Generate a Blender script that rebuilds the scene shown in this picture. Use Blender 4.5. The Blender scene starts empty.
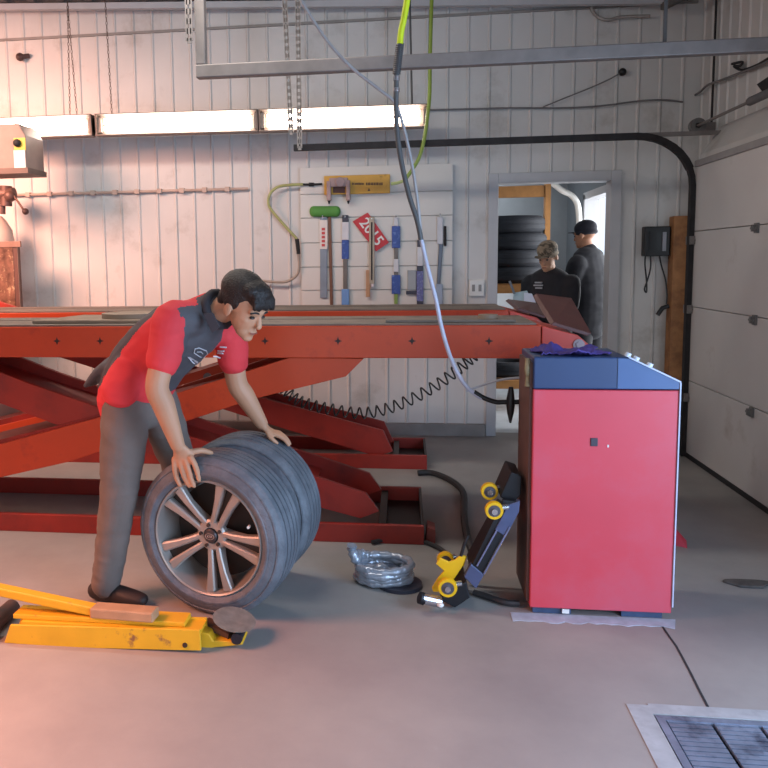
import bpy, math, random
from mathutils import Vector, Matrix, noise
random.seed(7)
sc = bpy.context.scene
col = sc.collection
PI = math.pi
# ---------------------------------------------------------------- camera frame
H = 1.48; FPX = 780.0; PPX = 300.0; PPY = 344.0
cX = Vector((5800, 1, -780)).normalized()
cY = Vector((105, 83, 780)); cY = (cY - cX * cX.dot(cY)).normalized()
cZ = cX.cross(cY)
if cZ.y < 0: cZ = -cZ
def ray(px, py):
    d = Vector((px - PPX, PPY - py, FPX)); return Vector((d.dot(cX), d.dot(cY), d.dot(cZ)))
def P(px, py, y):            # point of the place on the plane at depth y
    r = ray(px, py); t = y / r.y; return Vector((0, 0, H)) + r * t
def PX_(px, py, x):
    r = ray(px, py); t = x / r.x; return Vector((0, 0, H)) + r * t
def FL(px, py, z=0.0):
    r = ray(px, py); t = (z - H) / r.z; return Vector((0, 0, H)) + r * t
# ---------------------------------------------------------------- materials
def s2l(c):
    return tuple(((v / 12.92) if v <= .04045 else ((v + .055) / 1.055) ** 2.4) for v in c)
def hexc(h): return s2l(tuple(int(h[i:i + 2], 16) / 255 for i in (0, 2, 4)))
MATS = {}
def mat(name, h, rough=.6, metal=0., var=.12, scale=8., bump=0., bscale=60., spec=.5, dirt=None, dscale=3., dlo=.5, dhi=.7, emit=0., coat=0., alpha=1.):
    if name in MATS: return MATS[name]
    m = bpy.data.materials.new(name); m.use_nodes = True; MATS[name] = m
    nt = m.node_tree; N = nt.nodes; L = nt.links; b = N['Principled BSDF']
    c = hexc(h)
    b.inputs['Roughness'].default_value = rough; b.inputs['Metallic'].default_value = metal
    b.inputs['Specular IOR Level'].default_value = spec
    b.inputs['Coat Weight'].default_value = coat
    if alpha < 1: b.inputs['Alpha'].default_value = alpha
    tc = N.new('ShaderNodeTexCoord')
    nz = N.new('ShaderNodeTexNoise'); nz.inputs['Scale'].default_value = scale; nz.inputs['Detail'].default_value = 5
    L.new(tc.outputs['Object'], nz.inputs['Vector'])
    r = N.new('ShaderNodeValToRGB'); r.color_ramp.elements[0].position = .3; r.color_ramp.elements[1].position = .7
    r.color_ramp.elements[0].color = tuple(v * (1 - var) for v in c) + (1,)
    r.color_ramp.elements[1].color = tuple(min(1, v * (1 + var)) for v in c) + (1,)
    L.new(nz.outputs['Fac'], r.inputs['Fac']); out = r.outputs['Color']
    if dirt:
        n2 = N.new('ShaderNodeTexNoise'); n2.inputs['Scale'].default_value = dscale; n2.inputs['Detail'].default_value = 9; n2.inputs['Roughness'].default_value = .65
        L.new(tc.outputs['Object'], n2.inputs['Vector'])
        r2 = N.new('ShaderNodeValToRGB'); r2.color_ramp.elements[0].position = dlo; r2.color_ramp.elements[1].position = dhi
        L.new(n2.outputs['Fac'], r2.inputs['Fac'])
        mx = N.new('ShaderNodeMix'); mx.data_type = 'RGBA'
        L.new(r2.outputs['Color'], mx.inputs['Factor']); L.new(out, mx.inputs['A']); mx.inputs['B'].default_value = hexc(dirt) + (1,)
        out = mx.outputs['Result']
    L.new(out, b.inputs['Base Color'])
    if bump:
        n3 = N.new('ShaderNodeTexNoise'); n3.inputs['Scale'].default_value = bscale; n3.inputs['Detail'].default_value = 4
        L.new(tc.outputs['Object'], n3.inputs['Vector'])
        bp = N.new('ShaderNodeBump'); bp.inputs['Strength'].default_value = bump; bp.inputs['Distance'].default_value = .01
        L.new(n3.outputs['Fac'], bp.inputs['Height']); L.new(bp.outputs['Normal'], b.inputs['Normal'])
    if emit:
        b.inputs['Emission Color'].default_value = c + (1,); b.inputs['Emission Strength'].default_value = emit
    return m
# ---------------------------------------------------------------- mesh builder
class MB:
    def __init__(s): s.v = []; s.f = []; s.mi = []; s.cur = 0
    def add(s, vs, fs):
        o = len(s.v); s.v += [Vector(v) for v in vs]; s.f += [tuple(i + o for i in f) for f in fs]; s.mi += [s.cur] * len(fs); return s
    def box(s, a, b, M=None):
        x0, y0, z0 = a; x1, y1, z1 = b
        vs = [Vector(p) for p in ((x0, y0, z0), (x1, y0, z0), (x1, y1, z0), (x0, y1, z0), (x0, y0, z1), (x1, y0, z1), (x1, y1, z1), (x0, y1, z1))]
        if M: vs = [M @ v for v in vs]
        return s.add(vs, [(0, 3, 2, 1), (4, 5, 6, 7), (0, 1, 5, 4), (1, 2, 6, 5), (2, 3, 7, 6), (3, 0, 4, 7)])
    def bar(s, p, q, w, h, up=(0, 0, 1)):     # rectangular bar from p to q
        p = Vector(p); q = Vector(q); t = (q - p).normalized(); up = Vector(up)
        sd = t.cross(up)
        if sd.length < 1e-4: sd = t.cross(Vector((1, 0, 0)))
        sd.normalize(); u = sd.cross(t)
        vs = []
        for c in (p, q):
            for a, b in ((-1, -1), (1, -1), (1, 1), (-1, 1)): vs.append(c + sd * a * w / 2 + u * b * h / 2)
        return s.add(vs, [(0, 1, 2, 3), (7, 6, 5, 4), (0, 4, 5, 1), (1, 5, 6, 2), (2, 6, 7, 3), (3, 7, 4, 0)])
    def prism(s, pts, d):                     # polygon pts (3D) extruded by vector d
        n = len(pts); d = Vector(d); vs = [Vector(p) for p in pts] + [Vector(p) + d for p in pts]
        fs = [tuple(range(n))[::-1], tuple(range(n, 2 * n))]
        for i in range(n): j = (i + 1) % n; fs.append((i, j, n + j, n + i))
        return s.add(vs, fs)
    def loft(s, rings, cap=True, closed=False):
        n = len(rings[0]); vs = [p for r in rings for p in r]; fs = []
        m = len(rings)
        for k in range(m if closed else m - 1):
            k2 = (k + 1) % m
            for i in range(n):
                j = (i + 1) % n; fs.append((k * n + i, k * n + j, k2 * n + j, k2 * n + i))
        if cap and not closed: fs.append(tuple(range(n))[::-1]); fs.append(tuple((m - 1) * n + i for i in range(n)))
        return s.add(vs, fs)
    def tube(s, pts, r, n=10, rr=None):
        pts = [Vector(p) for p in pts]; rings = []
        t0 = (pts[1] - pts[0]).normalized(); u = t0.orthogonal().normalized()
        for i, p in enumerate(pts):
            a = pts[max(0, i - 1)]; b = pts[min(len(pts) - 1, i + 1)]; t = (b - a).normalized()
            u = (u - t * u.dot(t)).normalized(); w = t.cross(u)
            R = rr[i] if rr else r
            rings.append([p + (u * math.cos(2 * PI * k / n) + w * math.sin(2 * PI * k / n)) * R for k in range(n)])
        return s.loft(rings)
    def cyl(s, p, q, r, r2=None, n=24): return s.tube([p, q], r, n, [r, r if r2 is None else r2])
    def lathe(s, prof, n=48, M=None, closed=False):   # prof (r, y) about local Y axis
        rings = []
        for (r, y) in prof:
            ring = [Vector((r * math.cos(2 * PI * k / n), y, r * math.sin(2 * PI * k / n))) for k in range(n)]
            if M: ring = [M @ v for v in ring]
            rings.append(ring)
        return s.loft(rings, cap=not closed, closed=closed)
    def ball(s, c, r, M=None, n=20, m=12):
        c = Vector(c); r = Vector(r) if not isinstance(r, (int, float)) else Vector((r, r, r)); rings = []
        for i in range(m + 1):
            a = PI * i / m; a = min(max(a, .02), PI - .02)
            ring = []
            for k in range(n):
                v = Vector((r.x * math.sin(a) * math.cos(2 * PI * k / n), r.y * math.sin(a) * math.sin(2 * PI * k / n), r.z * math.cos(a)))
                if M: v = M @ v
                ring.append(c + v)
            rings.append(ring[::-1])
        return s.loft(rings)
    def blobtube(s, pts, side, n=20):         # pts: (pos, radius along side, radius across); rounded ends
        ps = [Vector(p[0]) for p in pts]; side = Vector(side); rings = []
        def ring(c, t, a, b):
            sd = (side - t * side.dot(t)).normalized(); w = t.cross(sd)
            return [c + sd * math.cos(2 * PI * k / n) * a + w * math.sin(2 * PI * k / n) * b for k in range(n)]
        # resample with catmull-rom
        P4 = [(ps[i], pts[i][1], pts[i][2]) for i in range(len(ps))]
        S = []
        for i in range(len(P4) - 1):
            p0 = P4[max(0, i - 1)]; p1 = P4[i]; p2 = P4[i + 1]; p3 = P4[min(len(P4) - 1, i + 2)]
            for k in range(5):
                t = k / 5; f = lambda a, b, c, d: .5 * ((2 * b) + (c - a) * t + (2 * a - 5 * b + 4 * c - d) * t * t + (3 * b - a - 3 * c + d) * t ** 3)
                S.append((f(p0[0], p1[0], p2[0], p3[0]), f(p0[1], p1[1], p2[1], p3[1]), f(p0[2], p1[2], p2[2], p3[2])))
        S.append(P4[-1])
        T = [(S[min(len(S) - 1, i + 1)][0] - S[max(0, i - 1)][0]).normalized() for i in range(len(S))]
        c, a, b = S[0]; R = min(a, b)
        for k in (0.08, .5, .85): rings.append(ring(c - T[0] * R * math.cos(math.asin(k)), T[0], a * k, b * k))
        for (c, a, b), t in zip(S, T): rings.append(ring(c, t, a, b))
        c, a, b = S[-1]; R = min(a, b)
        for k in (.85, .5, 0.08): rings.append(ring(c + T[-1] * R * math.cos(math.asin(k)), T[-1], a * k, b * k))
        return s.loft(rings)
    def mesh(s, name):
        me = bpy.data.meshes.new(name); me.from_pydata([tuple(v) for v in s.v], [], s.f); me.validate()
        if len(me.polygons) == len(s.mi):
            me.polygons.foreach_set('material_index', s.mi)
        return me
    def build(s, name, m, parent=None, smooth=False, bevel=0., local=False, label=None):
        import bmesh
        me = s.mesh(name)
        bm = bmesh.new(); bm.from_mesh(me); bmesh.ops.recalc_face_normals(bm, faces=bm.faces); bm.to_mesh(me); bm.free()
        return link(me, name, m, parent, smooth, bevel, local, label)
def root_loc(o):
    while o.parent: o = o.parent
    return o.location.copy()
def link(me, name, m, parent=None, smooth=False, bevel=0., local=False, label=None):
    if isinstance(m, (list, tuple)):
        for x in m: me.materials.append(x)
    else: me.materials.append(m)
    o = bpy.data.objects.new(name, me); col.objects.link(o)
    if parent: 
        o.parent = parent
        if not local: me.transform(Matrix.Translation(-root_loc(parent)))
    elif not local:
        xs = [v.co for v in me.vertices]
        c = Vector(((min(v.x for v in xs) + max(v.x for v in xs)) / 2, (min(v.y for v in xs) + max(v.y for v in xs)) / 2, min(v.z for v in xs)))
        me.transform(Matrix.Translation(-c)); o.location = c
    if smooth:
        me.polygons.foreach_set('use_smooth', [True] * len(me.polygons))
        ang = smooth if not isinstance(smooth, bool) else 40
        try: me.set_sharp_from_angle(angle=math.radians(ang))
        except Exception: pass
    if bevel:
        b = o.modifiers.new('Bevel', 'BEVEL'); b.width = bevel; b.segments = 2; b.limit_method = 'ANGLE'; b.angle_limit = math.radians(35)
    if label: o['label'] = label
    return o
def thing(name, label, cat, loc, group=None):
    o = bpy.data.objects.new(name, None); o.empty_display_size = .1; col.objects.link(o); o.location = Vector(loc)
    o['label'] = label; o['category'] = cat
    if group: o['group'] = group
    return o
def tag(o, label, cat, group=None):
    o['label'] = label; o['category'] = cat
    if group: o['group'] = group
    return o
def struct(o): o['kind'] = 'structure'; return o
def dup(o, parent=None):
    c = o.copy(); col.objects.link(c); c.parent = parent
    for ch in list(o.children): dup(ch, c)
    return c
def crv(pts, k=8):        # catmull-rom through points
    pts = [Vector(p) for p in pts]; out = []
    for i in range(len(pts) - 1):
        p0 = pts[max(0, i - 1)]; p1 = pts[i]; p2 = pts[i + 1]; p3 = pts[min(len(pts) - 1, i + 2)]
        for j in range(k):
            t = j / k; out.append(.5 * ((2 * p1) + (p2 - p0) * t + (2 * p0 - 5 * p1 + 4 * p2 - p3) * t * t + (3 * p1 - p0 - 3 * p2 + p3) * t ** 3))
    out.append(pts[-1]); return out
def text(s, name, m, M, size, parent, ext=.001, label=None):
    cu = bpy.data.curves.new('t', 'FONT'); cu.body = s; cu.size = size; cu.align_x = 'CENTER'; cu.align_y = 'CENTER'; cu.extrude = ext; cu.offset = size * .012
    t = bpy.data.objects.new('t', cu); col.objects.link(t)
    dg = bpy.context.evaluated_depsgraph_get(); me = bpy.data.meshes.new_from_object(t.evaluated_get(dg)); me.materials.clear()
    bpy.data.objects.remove(t); me.transform(M)
    return link(me, name, m, parent, label=label)
def remesh(mb, name, vox, m, parent, smooth_it=4, label=None, fac=.5, wr=0., wf=9.):
    me = mb.mesh(name); o = bpy.data.objects.new('tmp', me); col.objects.link(o)
    r = o.modifiers.new('R', 'REMESH'); r.mode = 'VOXEL'; r.voxel_size = vox
    if smooth_it:
        s = o.modifiers.new('S', 'SMOOTH'); s.iterations = smooth_it; s.factor = fac
    dg = bpy.context.evaluated_depsgraph_get(); me2 = bpy.data.meshes.new_from_object(o.evaluated_get(dg)); me2.materials.clear()
    bpy.data.objects.remove(o)
    if wr:
        nn = [v.normal.copy() for v in me2.vertices]; out = []
        for v, n_ in zip(me2.vertices, nn):
            c = v.co; f = noise.noise(Vector((c.x * wf, c.y * wf, c.z * wf * 1.7))) + .6 * (1 - 2 * abs(noise.noise(Vector((c.x * wf * .8 + c.z * wf, c.y * wf * .6, c.z * wf * 1.9 + 5)))))
            d = c + n_ * f * wr; out += [d.x, d.y, d.z]
        me2.vertices.foreach_set('co', out); me2.update()
    return link(me2, name, m, parent, smooth=80, label=label)
# ---------------------------------------------------------------- palette
wallm = mat('painted_ribbed_steel', 'c6c4c1', .5, 0, .05, 2.5, .05, 20, dirt='8f867c', dscale=2.2, dlo=.56, dhi=.85)
ceilm = mat('ceiling_steel', '5c5856', .6)
trimm = mat('light_grey_trim', 'b4b4b6', .5, 0, .04)
steel = mat('galvanised_steel', '7d7672', .55, .3, .12, 14)
dsteel = mat('dark_track_steel', '302e2f', .7, 0, .2, 20, spec=.2)
black = mat('black_plastic', '151517', .45, 0, .1)
rubber = mat('black_rubber', '1d1d1f', .6, 0, .1)
lred = mat('lift_red_paint', 'c0421e', .42, 0, .07, 5, dirt='8a2a20', dscale=5, dlo=.55, dhi=.8)
lred2 = mat('lift_arm_red_paint', '9c2d22', .5, 0, .1, 5, dirt='6a2522', dscale=4, dlo=.5, dhi=.8)
deck = mat('worn_deck_steel', '75685d', .65, .0, .15, 5, dirt='5a4a44', dscale=6, dlo=.5, dhi=.75)
conred = mat('console_red_paint', 'cc4250', .4, 0, .05, 3, dirt='c25668', dscale=1.5, dlo=.45, dhi=.7)
conblue = mat('console_blue_paint', '273c62', .4, 0, .06, 5, dirt='46618c', dscale=30, dlo=.72, dhi=.76)
yel = mat('jack_yellow_paint', 'd9a520', .5, 0, .08, 8, dirt='8a5a3a', dscale=9, dlo=.6, dhi=.68)
yel2 = mat('bright_yellow_plastic', 'e0b010', .4, 0, .06)
wood = mat('raw_timber', '9a6a42', .75, 0, .25, 12, dirt='6a4228', dscale=5)
wood2 = mat('fresh_timber', 'b07a44', .7, 0, .15, 12)
white = mat('white_plastic', 'dcdcd8', .45, 0, .04)
chrome = mat('chrome', 'c8c8cc', .2, .9, .05)
alloy = mat('alloy_silver', 'a29c96', .36, .4, .06, 12)
tyre = mat('tyre_rubber', '5a6068', .62, 0, .14, 10, .35, 90, dirt='767c84', dscale=7, dlo=.45, dhi=.75)
tyre_bk = mat('stored_tyre_rubber', '23252c', .75, 0, .15, 8, .2, 60)
skin = mat('skin', 'b98a6c', .55, 0, .05, 9)
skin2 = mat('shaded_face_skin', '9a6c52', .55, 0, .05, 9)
hairm = mat('dark_brown_hair', '1e1714', .5, 0, .4, 90, .6, 140)
shirtr = mat('red_work_shirt', 'd4383e', .8, 0, .06, 6, .25, 14)
shirtg = mat('charcoal_shirt_panel', '4c4a4e', .8, 0, .08, 7, .25, 14)
pants = mat('grey_work_trousers', '6a605a', .85, 0, .1, 7, .45, 16)
shoe = mat('dark_work_shoe', '2a2220', .6, 0, .2)
navy = mat('navy_cloth', '12121a', .85, 0, .15)
green = mat('green_foam', '4f8a3c', .7, 0, .1)
brown = mat('brown_handle', '6e4a38', .6)
blueplas = mat('blue_packaging', '2f4c96', .4, 0, .2, 25, dirt='5f78b4', dscale=30, dlo=.55, dhi=.6)
purple = mat('purple_cloth', '4a3c86', .85, 0, .15, 10, .4, 40)
hoseY = mat('yellow_green_hose', 'b8c030', .5, 0, .08)
hoseG = mat('light_grey_hose', 'a4a6ac', .5, 0, .08)
hoseK = mat('dark_grey_hose', '4e4e4e', .5, 0, .08)
foil = mat('silver_wrap', 'a0a8b4', .25, .35, .15, 20, .8, 30, coat=.4)
conc = None
# concrete floor
def floor_mat():
    m = bpy.data.materials.new('concrete_floor'); m.use_nodes = True; nt = m.node_tree; N = nt.nodes; L = nt.links; b = N['Principled BSDF']
    tc = N.new('ShaderNodeTexCoord')
    def nz(s, d=8, r=.6):
        n = N.new('ShaderNodeTexNoise'); n.inputs['Scale'].default_value = s; n.inputs['Detail'].default_value = d; n.inputs['Roughness'].default_value = r; L.new(tc.outputs['Object'], n.inputs['Vector']); return n.outputs['Fac']
    def ramp(f, a, ca, b_, cb):
        r = N.new('ShaderNodeValToRGB'); e = r.color_ramp.elements; e[0].position = a; e[0].color = hexc(ca) + (1,); e[1].position = b_; e[1].color = hexc(cb) + (1,); L.new(f, r.inputs['Fac']); return r.outputs['Color']
    def mix(f, A, B):
        x = N.new('ShaderNodeMix'); x.data_type = 'RGBA'; L.new(f, x.inputs['Factor']); L.new(A, x.inputs['A']); L.new(B, x.inputs['B']) if hasattr(B, 'links') else None; return x
    base = ramp(nz(1.3), .3, '888583', .7, 'a09c98')
    x = mix(ramp(nz(2.2, 10, .7), .58, '000000', .74, '505050'), base, base)
    x.inputs['B'].default_value = (0, 0, 0, 1)
    for l in list(nt.links):
        if l.to_socket == x.inputs['B']: nt.links.remove(l)
    x.inputs['B'].default_value = hexc('6a615a') + (1,)
    y = N.new('ShaderNodeMix'); y.data_type = 'RGBA'
    L.new(ramp(nz(7, 10, .75), .64, '000000', .72, '707070'), y.inputs['Factor']); L.new(x.outputs['Result'], y.inputs['A']); y.inputs['B'].default_value = hexc('b4b2b0') + (1,)
    L.new(y.outputs['Result'], b.inputs['Base Color'])
    b.inputs['Roughness'].default_value = .62; b.inputs['Specular IOR Level'].default_value = .4
    bp = N.new('ShaderNodeBump'); bp.inputs['Strength'].default_value = .12; bp.inputs['Distance'].default_value = .01
    L.new(nz(30), bp.inputs['Height']); L.new(bp.outputs['Normal'], b.inputs['Normal'])
    return m
# ================================================================ SETTING
BY = 6.65; WX = 2.30; LX = -6.0; FY = -4.0
f = MB(); g0, g1, h0, h1 = .80, 1.95, 1.90, 2.53
f.box((LX, FY, -.15), (g0, BY + .12, 0)); f.box((g1, FY, -.15), (WX + .3, BY + .12, 0)); f.box((g0, FY, -.15), (g1, h0, 0)); f.box((g0, h1, -.15), (g1, BY + .12, 0))
f.box((g0 - .02, h0 - .02, -.2), (g1 + .02, h1 + .02, -.15))
struct(f.build('floor', floor_mat()))
def ribbed(mb, x0, x1, z0, z1, y, per=.165, d=.011, y2=.12):
    xs = []; k = math.floor(x0 / per)
    x = k * per
    prof = []
    while x < x1 + per:
        for dx, dy in ((0, 0), (.010, -d), (.020, -d), (.030, 0)): prof.append((x + dx, y + dy))
        x += per
    def at(xx):
        for a, b in zip(prof, prof[1:]):
            if a[0] <= xx <= b[0]: return a[1] + (b[1] - a[1]) * (xx - a[0]) / max(1e-6, b[0] - a[0])
        return y
    pr = [(x0, at(x0))] + [p for p in prof if x0 < p[0] < x1] + [(x1, at(x1))] + [(x1, y + y2), (x0, y + y2)]
    mb.prism([Vector((a, b, z0)) for a, b in pr], (0, 0, z1 - z0))
w = MB(); dx0, dx1, dz = .752, 1.645, 2.105
ribbed(w, LX, dx0, 0.09, 3.95, BY); ribbed(w, dx0, dx1, dz, 3.95, BY); ribbed(w, dx1, WX + .1, 0.09, 3.95, BY)
struct(w.build('wall_back', wallm))
b = MB(); b.box((LX, BY - .045, 0), (dx0 - .08, BY + .1, .10)); b.box((dx1 + .08, BY - .045, 0), (2.25, BY + .1, .1))
struct(b.build('baseboard_back', mat('sill_board', '8d8883', .7, 0, .2, 5)))
b = MB(); b.box((LX, BY - .022, 3.435), (2.25, BY - .004, 3.455)); struct(b.build('trim_1', mat('seam_grey', '8a8682', .5)))
# door frame of the opening
b = MB(); b.box((dx0 - .075, BY - .03, 0), (dx0 + .006, BY + .14, dz + .075)); b.box((dx1 - .006, BY - .03, 0), (dx1 + .075, BY + .14, dz + .075)); b.box((dx0 + .006, BY - .03, dz - .006), (dx1 - .006, BY + .14, dz + .075))
struct(b.build('trim_2', trimm, bevel=.004))
# right wall: ribbed above a smooth header, pier and overhead door
w = MB()
def ribbedY(mb, y0, y1, z0, z1, x, per=.165, d=.011):
    t = MB(); ribbed(t, y0, y1, z0, z1, 0, per, d, .12)
    mb.add([Vector((x - v.y * -1, v.x, v.z)) for v in t.v], [q[::-1] for q in t.f])
ribbedY(w, 2.3, BY, 2.42, 3.95, WX); ribbedY(w, 6.12, BY, 0, 2.42, WX)
w.box((WX - .02, 6.06, 0), (WX + .1, 6.13, 2.42)); w.box((WX - .02, 2.4, 0), (WX + .1, 2.93, 2.42))
w.prism([Vector((2.13, 2.4, 2.17)), Vector((2.3, 2.4, 2.17)), Vector((2.32, 2.4, 2.42)), Vector((2.27, 2.4, 2.42)), Vector((2.13, 2.4, 2.22))], (0, 3.72, 0))
w.box((WX, FY, 2.42), (WX + .12, 2.3, 3.95)); w.box((WX, FY, 0), (WX + .12, -.9, 2.42))
struct(w.build('wall_right', wallm))
w = MB(); w.box((LX - .1, FY, 0), (LX, BY, 4.1)); struct(w.build('wall_left', wallm))
w = MB(); w.box((LX, FY - .1, 0), (-2.6, FY, 4.1)); w.box((1.4, FY - .1, 0), (WX, FY, 4.1)); w.box((-2.6, FY - .1, 2.9), (1.4, FY, 4.1)); struct(w.build('wall_front', wallm))
# ceiling, gently rising to the left, ribbed
t = MB(); n = 60; y0, y1 = FY, BY + .1
pr = []
x = LX
while x < WX + .12:
    z = 3.47 - (x - WX) * .045
    pr += [(x, z), (x + .10, z), (x + .12, z - .03), (x + .17, z - .03), (x + .19, z)]; x += .25
pr = [(a, c) for a, c in pr if a < WX + .12]; pr += [(pr[-1][0], 4.1), (LX, 4.1)]
t.prism([Vector((a, y0, c)) for a, c in pr], (0, y1 - y0, 0)); struct(t.build('ceiling', ceilm))
t = MB(); t.bar((LX, 6.5, 3.47 - (LX - WX) * .045 - .05), (WX - .3, 6.5, 3.42), .05, .05); struct(t.build('trim_3', trimm))
t = MB(); t.bar((1.95, 6.5, 3.38), (2.27, 5.6, 3.40), .04, .05); struct(t.build('trim_4', ceilm))
# overhead door in the right wall
door = thing('door_1', '', 'x', (2.10, 4.5, 0)); del door['label']; del door['category']; struct(door)
DY0, DY1 = 2.96, 6.03
for k in range(4):
    z0 = .03 + k * .545 - (.0 if k < 4 else 0); z1 = z0 + .541
    if k == 3: z1 = 2.135
    m = MB(); m.prism([Vector((2.075, DY0, z0)), Vector((2.12, DY0, z0)), Vector((2.12, DY0, z1)), Vector((2.075, DY0, z1 )), ], (0, DY1 - DY0, 0))
    struct(m.build('door_section', mat('door_white', 'c6c4c2', .5, 0, .04, 2, dirt='a49c94', dscale=2, dlo=.6, dhi=.8), door, bevel=.006))
m = MB(); m.box((2.115, DY0, .02), (2.124, DY1, 2.14)); struct(m.build('backing_sheet', mat('backing_grey', '8c8a88', .7), door))
m = MB(); m.box((2.06, DY0, 2.12), (2.13, DY1, 2.165)); struct(m.build('top_rail', mat('rail_grey', '8f8d8c', .5), door, bevel=.005))
m = MB(); m.box((2.07, DY0, 0), (2.125, DY1, .035)); struct(m.build('bottom_seal', rubber, door))
for (px, py) in ((757, 228), (755, 320), (752, 412), (740, 500)):
    c = PX_(px, py, 2.07); m = MB(); m.box((2.06, c.y - .02, c.z - .03), (2.075, c.y + .02, c.z + .03)); m.cyl((2.05, c.y - .028, c.z), (2.05, c.y + .028, c.z), .009, n=10); m.box((2.04, c.y - .012, c.z - .02), (2.07, c.y + .012, c.z + .02))
    struct(m.build('hinge', mat('hinge_grey', '6e6c6a', .5, .2), door))
# ---------------------------------------------------------------- door track with curve
trk = thing('door_track', 'dark curved overhead door track running along the ribbed back wall', 'track', (2.02, 6.04, 0))
a = [P(294, 148, 6.04), P(420, 142, 6.04), P(560, 137.5, 6.04), P(635, 136, 6.04)]
c2 = [P(660, 142, 6.04), P(677, 158, 6.04), P(687, 180, 6.04)]
vz = [Vector((2.035, 6.04, z)) for z in (1.9, 1.2, .6, .01)]
z0 = a[0].z
path = [Vector((a[0].x, 6.04, z0)), Vector((.5, 6.04, z0)), Vector((1.655, 6.04, z0))] + [Vector((1.655 + .40 * math.sin(t), 6.04, z0 - .36 + .36 * math.cos(t))) for t in [PI / 2 * k / 9 for k in range(1, 10)]] + [Vector((2.055, 6.04, z)) for z in (1.5, 1.0, .5, .01)]
m = MB()
for p, q in zip(path, path[1:]):
    up = Vector((0, 1, 0)); m.bar(p, q + (q - p).normalized() * .004, .034 if p.z < 2.2 and abs(p.x - q.x) < .02 else .046, .05, up)
m.build('rail', dsteel, trk)
m = MB(); m.box((1.72, 6.05, z0 - .005), (2.24, 6.07, z0 + .025)); m.build('strut', steel, trk)
m = MB(); m.box((2.074, 6.02, .01), (2.080, 6.12, 2.0)); m.build('mounting_angle', steel, trk)
for z in (1.6, 1.1, .45): 
    m = MB(); m.box((2.04, 6.0, z - .03), (2.074, 6.09, z + .03)); m.cyl((2.055, 5.985, z), (2.055, 6.0, z), .017, n=12); m.build('bracket', steel, trk)
# perforated angles carrying the track
def perf(mb, p, q, w=.035, hole=.05, y=0):
    p = Vector(p); q = Vector(q); n = int((q - p).length / hole); d = (q - p) / n
    sx = Vector((w / 2 - .005, 0, 0))
    mb.bar(p - sx, q - sx, .014, .004, (0, 1, 0)); mb.bar(p + sx, q + sx, .014, .004, (0, 1, 0))
    for i in range(n + 1): mb.bar(p + d * i - sx, p + d * i + sx, .004, .030, (0, 0, 1))
for (px, lab, zt) in ((290, 'left one of the two perforated steel straps hanging before the tube lights', 3.60), (298.5, 'perforated steel strap holding the end of the dark curved track', 3.60)):
    m = MB(); c = P(px, 60, 6.0); perf(m, (c.x, 6.0, 2.345 if px > 295 else 2.46), (c.x - (.04 if px < 295 else 0), 6.0, zt)); tag(m.build('perforated_strap', mat('strap_grey', '9a928c', .5, .1, .2, 20)), lab, 'strap')
# grey square rail crossing the picture, nearer than the wall
rl = thing('overhead_rail', 'long grey square steel rail hung across the bay in front of the tube lights', 'rail', (0.5, 4.3, 2.52))
m = MB(); m.box((-1.13, 4.27, 2.49), (2.285, 4.33, 2.56)); m.build('rail', steel, rl, bevel=.006)
m = MB(); m.box((-1.13, 4.272, 2.56), (-1.075, 4.328, 3.6)); m.build('hanger', steel, rl, bevel=.006)
m = MB(); perf(m, (-1.155, 4.25, 2.68), (-1.155, 4.25, 3.6)); m.build('perforated_strap', steel, rl)
c = P(665, 30, 4.3); m = MB(); m.bar((c.x, 4.3, 2.56), (c.x, 4.3, 3.46), .018, .006, (0, 1, 0)); m.build('hanger_strap', mat('strap_dark', '4a4644', .7), rl)
# conduit riser on right wall
m = MB(); c = PX_(714, 60, 2.27); m.cyl((2.27, c.y, 2.4), (2.27, c.y, 3.42), .008, n=10); tag(m.build('conduit', dsteel), 'thin dark vertical conduit on the ribbed side wall above the garage door', 'conduit')
# torsion shaft and spring
cc = PX_(697, 126, 2.14); sx_, sz_ = 2.14, cc.z
ts = thing('torsion_shaft', 'door torsion shaft with coil spring above the white garage door', 'spring', (2.14, 4.5, 2.38))
m = MB(); m.cyl((sx_, 2.6, sz_), (sx_, cc.y, sz_), .010, n=10); m.build('shaft', steel, ts, smooth=True)
hp = [Vector((sx_ + .022 * math.cos(t), 4.1 + 1.25 * t / (2 * PI * 70), sz_ + .022 * math.sin(t))) for t in [2 * PI * k / 9 for k in range(630)]]
m = MB(); m.tube(hp, .006, 5); m.build('spring', mat('spring_grey', '6c6866', .5, .5), ts, smooth=True)
m = MB(); m.lathe([(.02, 0), (.055, 0), (.055, .012), (.045, .02), (.045, .035), (.055, .043), (.055, .055), (.02, .055)], 28, Matrix.Translation((sx_, cc.y - .03, sz_)), closed=True); m.build('cable_drum', mat('hinge_grey', '6e6c6a'), ts, smooth=True)
m = MB(); m.box((2.12, cc.y + .028, sz_ - .04), (2.28, cc.y + .036, sz_ + .03)); m.build('bearing_plate', steel, ts)
# opener bracket at the right edge
c = PX_(765, 88, 2.2); m = MB(); m.prism([c + Vector((0, .13, .05)), c + Vector((0, -.15, .07)), c + Vector((0, -.15, -.1)), c + Vector((0, .02, -.03))], (.08, 0, 0)); tag(m.build('opener_bracket', dsteel, bevel=.005), 'dark angled opener bracket on the side wall at top right', 'bracket')
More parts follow.
